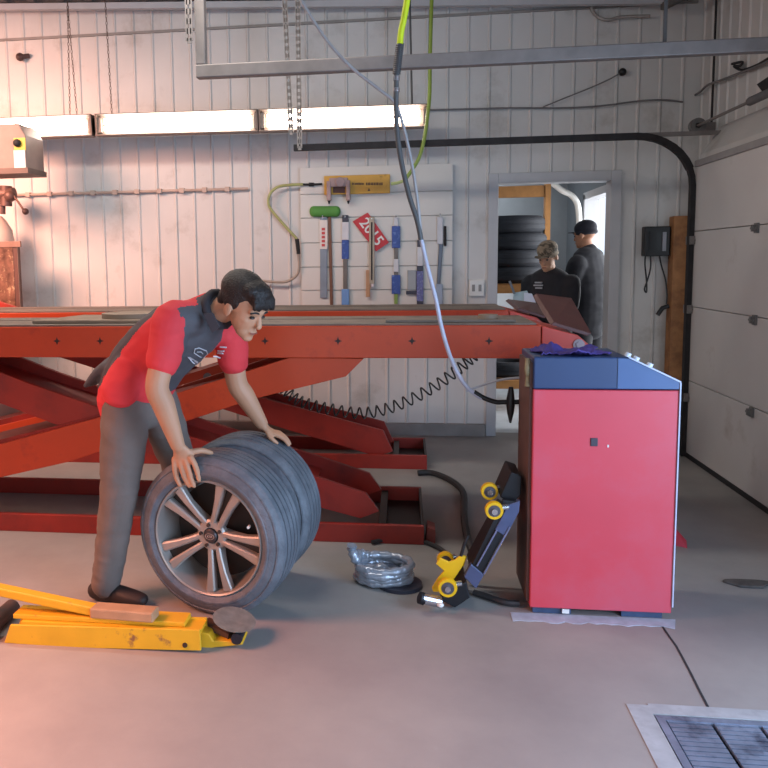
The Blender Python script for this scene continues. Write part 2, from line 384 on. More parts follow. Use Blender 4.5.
# wires on the walls
def wire(pts, r, m, name, label, cat, n=6):
    mb = MB(); mb.tube(crv(pts, 6), r, n); return tag(mb.build(name, m, smooth=True), label, cat)
W = lambda px, py, d=.03: P(px, py, BY - d)
wirem = mat('wire_grey', '6d6a6a', .6)
wire([W(428, 110), W(470, 109), W(512, 108), W(560, 108), W(600, 106), W(640, 101), W(665, 100), W(683, 102)], .007, wirem, 'cable', 'grey cable stapled across the back wall below the rail', 'cable')
o = wire([W(543, 107, .035), W(565, 98, .035), W(590, 88, .035), W(610, 79, .035), W(622, 72, .035)], .005, wirem, 'cable', 'thin cable slanting up the back wall to a small dark knob', 'cable')
m = MB(); m.ball(W(622.5, 72, .03), .03); m.build('knob', black, o, smooth=True)
wire([W(590, 0, .05), W(592, 10, .05), W(598, 17, .05), W(608, 20, .05), W(622, 17, .05), W(650, 16, .05)], .012, mat('strap_grey', '5a5452'), 'cable', 'dark drooping cable loop under the ceiling at the back wall', 'cable')
Q = lambda px, py: PX_(px, py, 2.26)
wire([Q(684, 102), Q(692, 97), Q(700, 92), Q(708, 85), Q(722, 80), Q(740, 73), Q(760, 65), Q(775, 58)], .009, wirem, 'cable', 'grey cable rising along the ribbed side wall above the door', 'cable')
wire([Q(732, 64), Q(742, 62), Q(740, 66), Q(734, 66), Q(742, 70), Q(755, 66), Q(766, 60), Q(776, 54)], .009, dsteel, 'cable', 'dark looped cable end high on the side wall', 'cable')
# conduit along left part of back wall
cd = thing('wall_conduit', 'thin pinkish conduit running level across the left part of the back wall', 'conduit', (-2.4, BY, 2.11))
m = MB(); m.cyl((-4.6, BY - .03, 2.11), (-1.32, BY - .03, 2.11), .012, n=8); m.build('pipe', mat('conduit_cream', 'b09c90', .5), cd)
for k in range(11):
    x = -3.5 + k * .2; m = MB(); m.box((x - .02, BY - .05, 2.09), (x + .02, BY - .012, 2.13)); m.build('clip', mat('conduit_cream', 'b09c90', .5), cd)
# small dark camera-like lamp on left wall top
o = MB(); c = W(20, 57, .07); o.ball(c, .035); o.cyl(c, c + Vector((.06, .05, .02)), .02, n=12); o.ball(c + Vector((-.0, -.02, -.005)), .022)
tag(o.build('bracket_lamp', mat('knob_brown', '4a3530', .5), smooth=True), 'small round dark lamp high on the back wall at far left', 'lamp')
# ---------------------------------------------------------------- tube lights
LYY = 6.25
tubem = mat('lit_tube', 'fff1e4', .4, 0, 0, emit=20)
fixm = mat('fixture_housing', '8c7c72', .5)
def light_fixture(xa, ya, xb, yb, label):
    A = P(xa, ya, LYY); B = P(xb, yb, LYY); t = thing('tube_light', label, 'light fixture', (A + B) / 2, 'tube lights hung in a row')
    d = (B - A).normalized(); up = Vector((0, 0, 1)); back = Vector((0, 1, 0))
    # housing: sloped reflector, top lip towards the room; bottom lip added to shade the wall below
    pr = [(0, .085), (-.05, .085), (-.055, .078), (.03, .062), (.03, -.062), (-.055, -.082), (-.05, -.09), (.045, -.09), (.06, .0), (.045, .085)]
    m = MB(); m.prism([A + back * a + up * c for a, c in pr], B - A); m.build('housing', fixm, t)
    for s in (1, -1):
        q = MB(); z = .03 * s; q.cyl(A + d * .065 + up * z - back * .0, B - d * .065 + up * z, .021, n=16); q.build('tube', tubem, t, smooth=True)
    for E_, sg in ((A, 1), (B, -1)):
        q = MB(); q.prism([E_ + back * a + up * c for a, c in ((-.045, .08), (.04, .08), (.04, -.08), (-.03, -.08))], d * .012 * sg); q.build('end_cap', mat('end_cap', '6d5d54', .5), t)
        q = MB(); q.box(E_ + d * .02 * sg + Vector((-.015, -.02, -.06)), E_ + d * .02 * sg + Vector((.02, .03, .06))); q.build('socket', mat('socket_grey', '84766c', .5), t)
    return A, B, t
def chain(x, z0, z1, lab, lean=0):
    m = MB(); n = int((z1 - z0) / .028)
    for k in range(n):
        z = z0 + (z1 - z0) * (k + .5) / n; cx = x + lean * (k + .5) / n
        ax = Vector((1, 0, 0)) if k % 2 else Vector((0, 1, 0)); pts = [Vector((cx, LYY, z)) + ax * .007 * math.cos(a) + Vector((0, 0, .017 * math.sin(a))) for a in [2 * PI * i / 8 for i in range(9)]]
        m.tube(pts, .0022, 4)
    return m
A, B, t = light_fixture(-62, 131.5, 93, 125.5, 'leftmost lit tube light, half hidden by the grey wall box')
A, B, t = light_fixture(97, 125.5, 258.5, 121, 'middle lit tube light of the row on the back wall')
m = chain(0, 0, 1, ''); 
for px, lx in ((70, .06), (77, -.0)):
    c = P(px, 115, LYY); chain(c.x, c.z + .0, 3.6, '', -.0 + (.02 if px == 70 else -.04)).build('chain', mat('chain_brown', '5a4a42', .5, .5), t)
c = P(112, 115, LYY); chain(c.x, c.z, 3.6, '', -.02).build('chain', mat('chain_brown', '5a4a42'), t)
A, B, t = light_fixture(259.5, 121, 428, 116, 'rightmost lit tube light, behind the hanging air hoses')
c = P(412, 105, LYY); m = MB(); m.cyl((c.x, LYY, c.z), (c.x - .02, LYY, 3.58), .008, n=8); m.build('hanger', hoseK, t)
# ---------------------------------------------------------------- slat wall
sl = thing('slat_panel', 'white grooved slat panel mounted on the back wall holding wipers and tools', 'panel', (-.25, BY, 1.1)); SY = BY - .045
tl = P(300, 165, SY); br = P(452, 306, SY); zz = tl.z; m = MB()
Zs = [P(370, y, SY).z for y in (166, 193, 217, 242, 266.5, 290, 306)]
for i in range(6):
    zt = Zs[i] - (.0 if i == 0 else .006); zb = Zs[i + 1] + .006
    m.prism([Vector((tl.x, SY, zt)), Vector((tl.x, SY, zb)), Vector((tl.x, BY - .014, zb - .012 )), Vector((tl.x, BY - .014, zt))], (br.x - tl.x, 0, 0))
m.box((tl.x, BY - .03, Zs[-1]), (br.x, BY - .0145, Zs[0]))
m.build('board', mat('slatwall_white', 'cfccc6', .45, 0, .03, 3), sl)
# things hung on the slats
TY = SY - .02
T = lambda px, py, d=0.: P(px, py, TY - d)
def strip(name, pxs, py0, py1, m, parent=None, d=.0, th=.018, label=None, rnd=.004, px1=None):
    a = T(pxs[0], py0, d); b_ = T(pxs[1], py0, d); c = T((px1 or pxs)[1], py1, d); e = T((px1 or pxs)[0], py1, d)
    q = MB(); q.prism([a, b_, c, e], (0, th, 0)); return q.build(name, m, parent, bevel=rnd, label=label)
def hook(par, px, py):
    q = MB(); p = T(px, py); q.cyl((p.x, SY + .0, p.z), (p.x, TY - .03, p.z), .004, n=8); q.cyl((p.x, TY - .03, p.z), (p.x, TY - .03, p.z + .02), .004, n=8); q.build('hook', chrome, par, smooth=True)
# snow brush
t = thing('snow_brush', 'snow brush with green foam head and red and white handle label on slat panel', 'brush', T(325, 305))
q = MB(); q.blobtube([(T(313, 211.5), .03, .045), (T(325, 211.5), .03, .045), (T(337, 211.5), .03, .045)], (0, 1, 0)); q.build('brush_head', green, t, smooth=True)
strip('handle', (320, 327), 216, 298, mat('bluegrey_plastic', '7e8a98', .5), t, th=.015)
strip('label_card', (319.5, 327.5), 220, 249, mat('card_white', 'd8cfc8', .5), t, d=.004, th=.003)
text('SNOW', 'lettering', mat('letter_red', 'c03038', .5), Matrix.Translation(T(323.5, 236, .006)) @ Matrix.Rotation(PI / 2, 4, 'X') @ Matrix.Rotation(PI / 2, 4, 'Z'), .055, t) if False else None
q = MB()
for k in range(5): c = T(323.3, 229 + 4 * k, .006); q.box(c + Vector((-.014, 0, -.012)), c + Vector((.014, .003, .010)))
q.build('label_print', mat('letter_red', 'c04848', .5), t, label='red printed marks on white label')
hook(t, 323, 218)
q = MB(); q.prism([T(328, 217), T(331, 217), T(333, 306), T(330, 306)], (0, .02, 0)); tag(q.build('scraper_pole', brown, bevel=.003), 'thin brown pole hung just right of the green brush', 'pole')
def wiper(cx, y0, y1, segs, lab, hk=True, cat='wiper blade', grp='packaged wiper blades on the slat panel'):
    t = thing('wiper_pack', lab, cat, T(cx, y1), grp)
    for (nm, a, b_, w0, m_, d) in segs: strip(nm, (cx - w0, cx + w0), a, b_, m_, t, d=d, th=.012)
    if hk: hook(t, cx, y0 + 1)
pale = mat('pale_pack', 'c6c6ca', .35); dk = mat('dark_pack', '3a3c4a', .5)
wiper(345.3, 216, 306, [('hanger_tab', 215, 222, 3.2, dk, .004), ('label_card', 222, 240, 3.6, pale, .006), ('sleeve', 240, 259, 3.6, blueplas, .002), ('blade', 256, 306, 2.2, mat('blade_grey', '6a6460', .4), 0), ('sleeve', 289, 306, 3.8, mat('lightblue_pack', '6a93c8', .4), .006)], 'wiper pack with white card and blue sleeve between brush and red sign')
wiper(396, 217, 306, [('hanger_tab', 217, 226, 2.4, pale, .002), ('sleeve', 226, 248, 4.2, blueplas, .004), ('blade', 245, 300, 2.0, mat('blade_grey', '6a6460'), 0), ('label_card', 259, 272, 2.6, pale, .006), ('sleeve', 275, 294, 4.4, blueplas, .006), ('tip', 294, 304, 1.8, mat('olive_tip', '7f9a4a', .5), .002)], 'bright blue wiper pack right of the red sign')
wiper(420, 240, 306, [('cap', 240, 247, 2.8, dk, .004), ('label_card', 247, 266, 2.8, pale, .004), ('cap', 266, 271, 3.2, dk, .006), ('sleeve', 271, 302, 3.4, mat('violet_pack', '5c6096', .4, 0, .3, 50, dirt='9a9cc0', dscale=60), .004), ('cap', 301, 306, 3.2, dk, .006)], 'short violet and grey wiper pack beside the hanging light hose')
t = thing('wiper_pack', 'silver and dark wiper pack rightmost on the slat panel', 'wiper blade', T(440, 306), 'packaged wiper blades on the slat panel')
strip('sleeve', (437, 443), 217, 244, pale, t, d=.004); strip('blade', (439, 443), 244, 286, mat('blade_dark', '5e6672', .4, .3), t, px1=(436.5, 440)); strip('sleeve', (436, 442.5), 284, 307, mat('silverblue_pack', '9aa8bc', .35), t, d=.002); strip('clip', (444, 446.5), 226, 246, dsteel, t); hook(t, 440, 216)
t = thing('hand_brush', 'beige wiper with wooden handle hung in front of the red sign', 'wiper blade', T(369, 296))
strip('blade', (369, 374.5), 217, 284, mat('beige_metal', 'a89a88', .45, .3), t, d=.02, th=.012); strip('rib', (371, 372.4), 222, 280, dsteel, t, d=.026, th=.006); strip('handle', (366, 370), 270, 297, mat('light_wood', 'b48a68', .6), t, d=.02, th=.016); strip('tip', (371, 374.5), 278, 287, pale, t, d=.018)
q = MB(); p = T(372, 219); q.cyl((p.x, SY, p.z), (p.x, TY - .045, p.z), .004, n=8); q.build('hook', chrome, t)
t = thing('small_pack', 'small flat grey pack low on the slat panel by the violet wiper', 'package', T(411, 294)); strip('card', (407.5, 416), 270, 290, mat('bluegrey_card', '9aa0a4', .4), t); strip('clip', (406, 417), 291, 294.5, dk, t, d=.004)
strip_o = MB()
# red sign 2015
cs = [T(352.6, 221.5, .008), T(367.8, 212.5, .008), T(389, 242.5, .008), T(376, 251.5, .008)]
sg = MB(); sg.prism(cs, (0, .004, 0)); so = sg.build('price_sign', mat('sign_red', 'b82c34', .5)); tag(so, 'red tilted sign with white number 2015 on the slat panel', 'sign')
cc = (cs[0] + cs[1] + cs[2] + cs[3]) / 4; ang = math.atan2((cs[3] - cs[0]).z + (cs[2] - cs[1]).z, (cs[3] - cs[0]).x + (cs[2] - cs[1]).x)
text('2015', 'lettering', white, Matrix.Translation(cc + Vector((0, -.002, 0))) @ Matrix.Rotation(-ang, 4, 'Y') @ Matrix.Rotation(PI / 2, 4, 'X'), .125, so, label='white numerals 2015')
# yellow tool box with pulling fork
t = thing('wall_tool', 'yellow rectangular tool block with pinkish two-legged fork on the slat panel', 'tool', T(357, 205))
A_ = T(324, 176, .02); C_ = T(390, 193, .02); q = MB(); q.box((A_.x, A_.y, C_.z), (C_.x, A_.y + .035, A_.z)); q.build('body', mat('box_yellow', 'c99a3c', .5, 0, .1, 8, dirt='8a6a30', dscale=12, dlo=.6, dhi=.7), t, bevel=.004)
fk = mat('fork_pinkgrey', 'a58c88', .5, .3)
q = MB(); q.box(T(326.5, 181, .055), T(331.5, 201, -.0)); q.box(T(346, 180, .055), T(350.5, 201, 0)); q.box(T(329, 178, .05), T(348, 187, 0)); q.cyl(T(340, 182, .07), T(340, 182, 0), .04, n=20)
q.build('fork', fk, t, bevel=.005)
for px in (329, 348.3): q = MB(); q.cyl(T(px, 201, .03), T(px, 204, .03), .012, .004, n=10); q.build('fork_tip', dsteel, t)
strip('dark_slot', (333, 345), 187, 193, mat('slot_brown', '4a2c26', .6), t, d=.024, th=.004)
lt = mat('letter_brown', '5a3c20', .5)
text('CAPACITY', 'lettering', lt, Matrix.Translation(T(358, 184, .024)) @ Matrix.Rotation(PI / 2, 4, 'X'), .022, t, ext=.0005) if False else None
for (x0, x1, y0, y1) in ((352, 363, 182.6, 184.8), (366, 382, 182.4, 185.2)):
    q = MB(); x = x0
    while x < x1:
        w_ = random.uniform(.8, 1.5); q.prism([T(x, y0, .0215), T(x + w_, y0 + random.uniform(0, .5), .0215), T(x + w_, y1, .0215), T(x, y1, .0215)], (0, .0015, 0)); x += w_ + random.choice((.25, .5))
    q.build('label_print', lt, t)
q = MB(); q.prism([T(367.5, 191, .0215), T(370.5, 191, .0215), T(369, 187.8, .0215)], (0, .0015, 0)); q.build('label_print', lt, t)
# hose looping left of the yellow block
hl = thing('air_hose', 'pale yellow-green hose loop on the back wall left of the slat panel', 'hose', T(285, 282))
q = MB(); q.tube(crv([T(303, 184.5), T(290, 185), T(278, 187), T(270, 194), T(268.5, 204), T(273, 212), T(285, 226), T(297, 239)]), .012, 8); q.build('hose', mat('pale_hose', 'a0a268', .5), hl, smooth=True)
q = MB(); q.tube(crv([T(322, 184), T(312, 184.5), T(303, 184.5)]), .009, 8); q.tube([T(314, 184.5), T(309, 184.5)], .016, 8); q.build('fitting', dsteel, hl, smooth=True)
q = MB(); q.tube([T(297, 239), T(298.5, 254)], .017, 8); q.build('fitting', dsteel, hl, smooth=True)
q = MB(); q.tube(crv([T(298.5, 254), T(299, 268), T(296, 276), T(287, 281.5), T(275, 282), T(262, 281), T(240, 282)]), .011, 8); q.build('hose', mat('beige_hose', '9a8d80', .5), hl, smooth=True, label='beige lower hose section')
# outlet
t = thing('wall_outlet', 'white electrical outlet plate beside the doorway', 'outlet', W(476.5, 296)); a_ = W(469.5, 280, .028); c_ = W(484, 296, .028); q = MB(); q.box((a_.x, a_.y, c_.z), (c_.x, BY, a_.z)); q.build('cover_plate', white, t, bevel=.004)
for px in (473.5, 480): q = MB(); c = W(px, 288, .03); q.box(c + Vector((-.012, -.001, -.028)), c + Vector((.012, .003, .028))); q.build('socket', mat('socket_dark', '8c8a88', .5), t)
# timber post at the right of back wall
m = MB(); a_ = P(670.5, 216, 6.5); m.box((a_.x + .03, 6.5, .0), (a_.x + .19, 6.62, a_.z)); tag(m.build('timber_post', wood, bevel=.004), 'rough brown timber post in the corner beside the garage door track', 'post')
# black charger unit with cords
V = lambda px, py, d=.10: P(px + 1.5, py, BY - d)
t = thing('wall_unit', 'black wall unit with hanging cords beside the timber post', 'wall unit', V(656, 256))
a_ = V(643.5, 226.5); c_ = V(668.5, 256); q = MB(); q.box((a_.x, a_.y, c_.z), (c_.x, BY - .014, a_.z)); q.build('case', black, t, bevel=.008)
a_ = V(661.5, 232, .105); c_ = V(664.5, 251, .105); q = MB(); q.box((a_.x, a_.y, c_.z), (c_.x, a_.y + .01, a_.z)); q.build('screen_strip', mat('strip_grey', '8c8c94', .4), t)
a_ = V(648, 232, .105); c_ = V(659, 250, .105); q = MB(); q.box((a_.x, a_.y, c_.z), (c_.x, a_.y + .01, a_.z)); q.build('panel', mat('panel_dark', '0c0c10', .3), t)
q = MB(); q.tube(crv([V(644, 252), V(643.5, 265), V(645, 280), V(645, 292), V(643, 289), V(646, 280), V(649, 268), V(649, 256)]), .006, 6); q.build('cord', black, t, smooth=True)
q = MB(); q.tube(crv([V(658, 256), V(660, 266), V(664, 280), V(665.5, 294), V(665, 304)]), .006, 6); q.build('cord', black, t, smooth=True)
q = MB(); q.tube([V(656, 315), V(661, 308), V(667, 306)], .018, 10); q.build('handset', black, t, smooth=True)
# left machinery
LY = 5.9
t = thing('control_cabinet', 'grey wall cabinet with yellow and white sticker at far left', 'cabinet', P(10, 172, LY)); a_ = P(-22, 125, LY - .12); c_ = P(27, 170, LY - .12)
q = MB(); q.prism([Vector((a_.x, a_.y, c_.z)), Vector((c_.x, a_.y, c_.z)), Vector((c_.x, a_.y, a_.z - .09)), Vector((c_.x - .05, a_.y, a_.z)), Vector((a_.x, a_.y, a_.z))], (0, .3, 0)); q.build('body', mat('cabinet_grey', '7f6c64', .5), t, bevel=.008)
a_ = P(13.5, 150, LY - .13); c_ = P(25.5, 167.5, LY - .13); q = MB(); q.box((a_.x, a_.y, c_.z), (c_.x, a_.y + .008, a_.z)); q.build('sticker', mat('sticker_white', 'd8ccc8', .5), t)
a_ = P(13.5, 138, LY - .13); c_ = P(25.5, 150, LY - .13); q = MB(); q.box((a_.x, a_.y, c_.z), (c_.x, a_.y + .008, a_.z)); q.build('sticker', mat('sticker_yellow', 'c8b040', .5), t, label='yellow sticker')
q = MB(); q.ball(P(17, 143, LY - .14), .03); q.build('knob', dsteel, t, smooth=True)
a_ = P(-22, 169, LY - .14); c_ = P(28, 173, LY - .14); q = MB(); q.box((a_.x, a_.y, c_.z), (c_.x, a_.y + .32, a_.z)); q.build('bottom_lip', mat('lip_brown', '5c4840', .5), t)
LY = 6.34
# pump with lever
t = thing('lever_valve', 'brown valve with ball-ended lever below the grey cabinet', 'valve', P(8, 206, LY)); vb = mat('valve_brown', '6a5048', .5, .4)
q = MB(); q.cyl(P(-6, 194, LY), P(14, 194, LY), .055, n=16); q.cyl(P(6, 186, LY), P(6, 206, LY), .05, n=16); q.ball(P(10, 196, LY - .05), .05); q.box(P(-8, 188, LY - .04), P(2, 203, LY + .04)); q.build('body', vb, t, smooth=True)
q = MB(); q.cyl(P(14, 196, LY - .06), P(23, 209, LY - .08), .01, n=8); q.build('lever', vb, t); q = MB(); q.ball(P(25.5, 211.5, LY - .08), .028); q.build('lever_ball', mat('knob_brown', '4a3530'), t, smooth=True)
q = MB(); q.cyl(P(2, 206, LY), P(2, 214, LY), .03, n=12); q.build('neck', vb, t)
t = thing('gas_cylinder', 'pale shouldered gas cylinder at far left behind the red lift', 'cylinder', Vector((P(4, 400, LY).x, LY, 0)))
cx = P(2, 300, LY).x; z1 = P(2, 216, LY).z; q = MB(); prof = [(.01, .0), (.125, 0), (.13, .02), (.13, z1 - .22), (.115, z1 - .12), (.07, z1 - .04), (.035, z1), (.01, z1)]
q.lathe(prof, 32, Matrix.Translation((cx, LY, 0)) @ Matrix.Rotation(PI / 2, 4, 'X')); q.build('body', mat('cylinder_cream', 'c6ab9c', .45, 0, .06), t, smooth=True)
t = thing('glass_cabinet', 'brown framed panel with mottled glass in front of the pale cylinder', 'cabinet', P(5, 314, LY - .2)); G = lambda px, py, d=0: P(px, py, LY - .2 - d)
def pan(px0, py0, px1, py1, d, th, nm, mm, par, bev=.003, label=None):
    a_ = G(px0, py0, d); c_ = G(px1, py1, d); q = MB(); q.box((a_.x, a_.y, c_.z), (c_.x, a_.y + th, a_.z)); return q.build(nm, mm, par, bevel=bev, label=label)
pan(-30, 242, 20, 313, 0, .06, 'back_box', mat('cab_brown', '5f4038', .5), t); pan(-30, 242, 20.5, 247, .01, .02, 'rail', mat('cab_edge', '8a6a5c', .5), t); pan(16.5, 247, 20.5, 313, .01, .02, 'stile', mat('cab_edge', '8a6a5c'), t)
pan(-28, 247, 16, 312, .005, .008, 'glass', mat('mottled_glass', '7a5848', .25, .1, .5, 14, dirt='d8b890', dscale=12, dlo=.55, dhi=.7), t)
# ---------------------------------------------------------------- room beyond the doorway
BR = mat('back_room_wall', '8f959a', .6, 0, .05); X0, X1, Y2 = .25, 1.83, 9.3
b = MB(); b.box((X0, BY + .12, -.1), (4.5, Y2, 0)); struct(b.build('floor_back_room', mat('bright_floor', 'c8ccd0', .5, 0, .08)))
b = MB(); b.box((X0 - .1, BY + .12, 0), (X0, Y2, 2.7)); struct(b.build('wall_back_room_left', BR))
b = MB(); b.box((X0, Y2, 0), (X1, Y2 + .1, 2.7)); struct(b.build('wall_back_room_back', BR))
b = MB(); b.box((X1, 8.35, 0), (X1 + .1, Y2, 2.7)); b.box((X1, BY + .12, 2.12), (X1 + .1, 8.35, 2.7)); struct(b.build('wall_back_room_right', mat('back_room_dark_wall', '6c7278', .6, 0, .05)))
b = MB(); b.box((X0 - .1, BY + .12, 2.6), (X1 + .1, Y2 + .1, 2.7)); struct(b.build('ceiling_back_room', mat('pale_ceiling', 'b0b4b8', .6)))
b = MB(); b.box((X1 - .03, 8.30, 0), (X1 + .11, 8.36, 2.12)); b.box((X1 - .03, 6.9, 2.07), (X1 + .11, 8.36, 2.14)); struct(b.build('trim_5', trimm))
m = MB(); m.tube(crv([P(545, 178, 8.2), P(556, 186, 8.2), P(563, 191, 8.2), P(571, 195, 8.2), P(577, 203, 8.2), P(579, 216, 8.2), P(579.5, 240, 8.2)]), .03, 10); tag(m.build('duct', white, smooth=True), 'white curved door rail inside the room beyond the doorway', 'pipe')
# timber rack with tyres
rk = thing('tyre_rack', 'orange timber tyre rack in the room beyond the doorway', 'rack', (1.1, 8.0, 0)); R8 = lambda px, py, y=7.95: P(px, py, y)
a_ = R8(545.5, 190); c_ = R8(551, 190); q = MB(); q.box((a_.x, 7.95, 0), (c_.x, 8.04, 2.25)); q.build('post', wood2, rk)
a_ = R8(545.5, 187); q = MB(); z = R8(520, 191.5).z; q.box((.4, 7.96, z - .055), (a_.x, 8.0, z + .055)); q.build('beam', wood2, rk)
z = R8(520, 283).z; q = MB(); q.box((.4, 7.7, z - .09), (1.38, 7.76, z - .012)); q.box((.4, 7.76, z - .04), (1.38, 8.6, z - .005)); q.build('shelf', wood2, rk)
z4 = R8(520, 376).z; q = MB(); q.box((.4, 7.7, z4 - .09), (1.38, 7.76, z4 - .01)); q.box((.4, 7.76, z4 - .04), (1.38, 8.6, z4 - .01)); q.build('shelf', wood2, rk)
def tyre_flat(mb, c, R=.32, w=.2, r0=.2):
    pr = [(r0, -w / 2 + .02), (r0 + .03, -w / 2), (R - .04, -w / 2), (R - .014, -w / 2 + .018)]
    for k in range(2):
        y = -w / 2 + .035 + k * (w - .07) / 2; dd = (w - .07) / 2
        pr += [(R, y), (R, y + dd - .010), (R - .004, y + dd - .008), (R - .004, y + dd - .002)]
    pr += [(R - .014, w / 2 - .018), (R - .04, w / 2), (r0 + .03, w / 2), (r0, w / 2 - .02)]
    mb.lathe(pr, 40, Matrix.Translation(c) @ Matrix.Rotation(PI / 2, 4, 'X'), closed=True)
ys = [(215, 233), (233, 249), (249, 265), (265, 281)]; names = ['topmost of the dark tyres stacked on the timber rack', 'second tyre from the top of the rack stack', 'third tyre from the top of the rack stack', 'bottom tyre of the stack on the timber rack shelf']
zb = R8(520, 283).z; hh = (R8(520, 216).z - zb) / 4
for k in range(4):
    m = MB(); tyre_flat(m, (1.05 + (.03, .06, .04, .045)[k] - .03, 8.05, zb + hh * (3 - k) + hh / 2), .315 if k else .325, hh - .004)
    tag(m.build('stored_tyre', tyre_bk, smooth=30), names[k], 'tyre', 'tyres stacked on the rack')
m = MB(); tyre_flat(m, (1.05, 8.05, z4 + .08), .32, .15); tag(m.build('stored_tyre', tyre_bk, smooth=30), 'dark tyre lying on the lower shelf seen below the lift deck', 'tyre')
m = MB(); m.box((.45, 9.1, .0), (1.5, 9.28, 1.15)); tag(m.build('white_cabinet', mat('white_laminate', 'e0e4e8', .5, 0, .03)), 'bright white cabinet behind the tyre rack beyond the doorway', 'cabinet')
# ================================================================ SCISSOR LIFT
arr = mat('mark_dark', '2a1c18', .6)
def lift_unit(y0, label, near, by0, by1, ay0, ay1):
    L = thing('scissor_lift', label, 'vehicle lift', (-1.2, y0 + .3, 0), 'paired halves of the red scissor lift')
    ZT, ZB = 1.152, .985; xl, xr = -4.2, .672
    m = MB(); m.box((xl, y0, ZB), (xr, y0 + .03, ZT)); m.box((xl, y0 + .57, ZB), (xr, y0 + .60, ZT)); m.box((xl, y0 + .03, ZT - .03), (xr, y0 + .57, ZT - .008)); m.build('runway_beam', lred, L, bevel=.004)
    m = MB(); m.box((xl, y0 + .012, ZT), (xr - .02, y0 + .59, ZT + .010)); m.build('deck_plate', deck, L, bevel=.002)
    m = MB(); m.box((xl, y0 + .34, ZT + .006), (xr - .15, y0 + .36, ZT + .0108)); m.build('deck_seam', dsteel, L)
    # end section
    m = MB(); m.prism([Vector((xr + .006, y0, ZB)), Vector((.90, y0, ZB + .02)), Vector((.905, y0, ZB + .07)), Vector((.85, y0, ZT - .05)), Vector((xr + .006, y0, ZT - .004))], (0, .6, 0)); m.build('end_section', mat('end_red_paint', 'c84a3c', .5, 0, .08), L, bevel=.004)
    m = MB(); m.cyl((.855, y0 - .008, ZB + .07), (.855, y0 + .01, ZB + .07), .028, n=20); m.cyl((.855, y0 - .014, ZB + .07), (.855, y0 - .005, ZB + .07), .015, n=16); m.build('pivot_pin', mat('pin_grey', '8a7a7c', .4, .5), L, smooth=True)
    m = MB(); k = .0
    m.prism([Vector((.72, y0 + .02, ZT + .0)), Vector((.90, y0 + .02, ZB + .11)), Vector((.915, y0 + .58, ZB + .12 + (.14 if near else .05))), Vector((.72, y0 + .58, ZT + (.12 if near else .03)))], (.02, 0, .014)); m.build('ramp_flap', mat('flap_brown_red', '5c332e', .5, 0, .12), L, bevel=.003)
    if near:
        for px in (57, 100, 265, 338, 412, 489):
            c = P(px, 341, y0); m = MB()
            m.prism([c + Vector((math.cos(a) * r, -.0015, math.sin(a) * r)) for a, r in [(PI / 2 + k * PI / 4, (.022 if k % 2 == 0 else .008)) for k in range(8)]], (0, .002, 0)); m.build('marking', arr, L)
    # arms
    def PP(l, y): return [P(a, b, y) for a, b in l]
    A_ = [(-260, 520), (-60, 462), (0, 444), (100, 417), (173, 394), (256, 368), (290, 357), (364, 358), (346, 376), (256, 398), (189, 420), (74, 460), (0, 477), (-240, 540)]
    D_ = [(-200, 318), (-170, 306), (26, 384), (99, 409), (310, 476), (366, 495), (379, 513), (360, 520), (319, 509), (52, 425), (0, 405), (-180, 345)]
    bA = [(p.x, p.z) for p in PP(A_, 4.05)]; bD = [(p.x, p.z) for p in PP(D_, 4.05)]
    if not near: bD = [(p.x, p.z) for p in PP([(-150, 262), (260, 399), (383, 432), (393, 453), (376, 458), (324, 442), (289, 432), (-150, 292)], ay0)]
    for nm, pl, off in (('rising_arm', bA, .0), ('descending_arm', bD, .045)):
        a = thing(nm, '', '', L.location); del a['label']; del a['category']; a.parent = L; a.location = (0, 0, 0)
        for yy in (ay0 + off, ay1 - off - .03):
            m = MB(); m.prism([Vector((x, yy, max(z, .06))) for x, z in pl], (0, .03, 0)); m.build('side_plate', lred2 if nm == 'descending_arm' else lred, a, bevel=.003)
        xs = sorted(pl); 
        m = MB()
        # web between the two plates following the arm's middle line
        x0_ = min(p[0] for p in pl) + .12; x1_ = max(p[0] for p in pl) - (.35 if nm == 'rising_arm' else .30)
        def mid(x):
            zs = []
            for (a0, b0), (a1, b1) in zip(pl, pl[1:] + pl[:1]):
                if min(a0, a1) <= x <= max(a0, a1) and abs(a1 - a0) > 1e-6: zs.append(b0 + (b1 - b0) * (x - a0) / (a1 - a0))
            return (min(zs) + max(zs)) / 2
        p0 = Vector((x0_, (ay0 + ay1) / 2, max(mid(x0_), .1))); p1 = Vector((x1_, (ay0 + ay1) / 2, mid(x1_)))
        if nm == 'rising_arm': m.bar(p0, p1, (ay1 - ay0) - 2 * off - .06, .05)
        else:
            for q0, q1 in ((.02, .98),): m.bar(p0.lerp(p1, q0), p0.lerp(p1, q1), (ay1 - ay0) - 2 * off - .06, .03)
        m.build('web_plate', lred2, a)
    c = P(141, 416, 4.05); m = MB(); m.cyl((c.x, ay0 - .02, c.z), (c.x, ay1 + .02, c.z), .03, n=20); m.build('centre_pin', steel, L, smooth=True)
    # base
    b = thing('base_frame', '', '', L.location); del b['label']; del b['category']; b.parent = L; b.location = (0, 0, 0)
    xe = P(424, 530, by0).x if near else P(427, 462, by0).x
    for yy, nm in ((by0, 'near_rail'), (by1, 'far_rail')):
        m = MB(); m.prism([Vector((-4.2, yy, 0)), Vector((-4.2, yy + .09, 0)), Vector((-4.2, yy + .09, .04)), Vector((-4.2, yy + .03, .05)), Vector((-4.2, yy + .03, .10)), Vector((-4.2, yy, .10))][::-1], (xe + 4.2, 0, 0)); m.build('rail', lred2, b, bevel=.003)
    m = MB(); m.box((xe - .22, by0 + .09, 0), (xe, by1, .02)); m.box((xe - .015, by0 + .03, .0), (xe, by1, .10)); m.box((xe - .24, by0 + .09, 0), (xe - .2, by1, .08)); m.build('end_channel', mat('channel_black', '1c1817', .5), b)  # hollow between the rails drawn as black plates
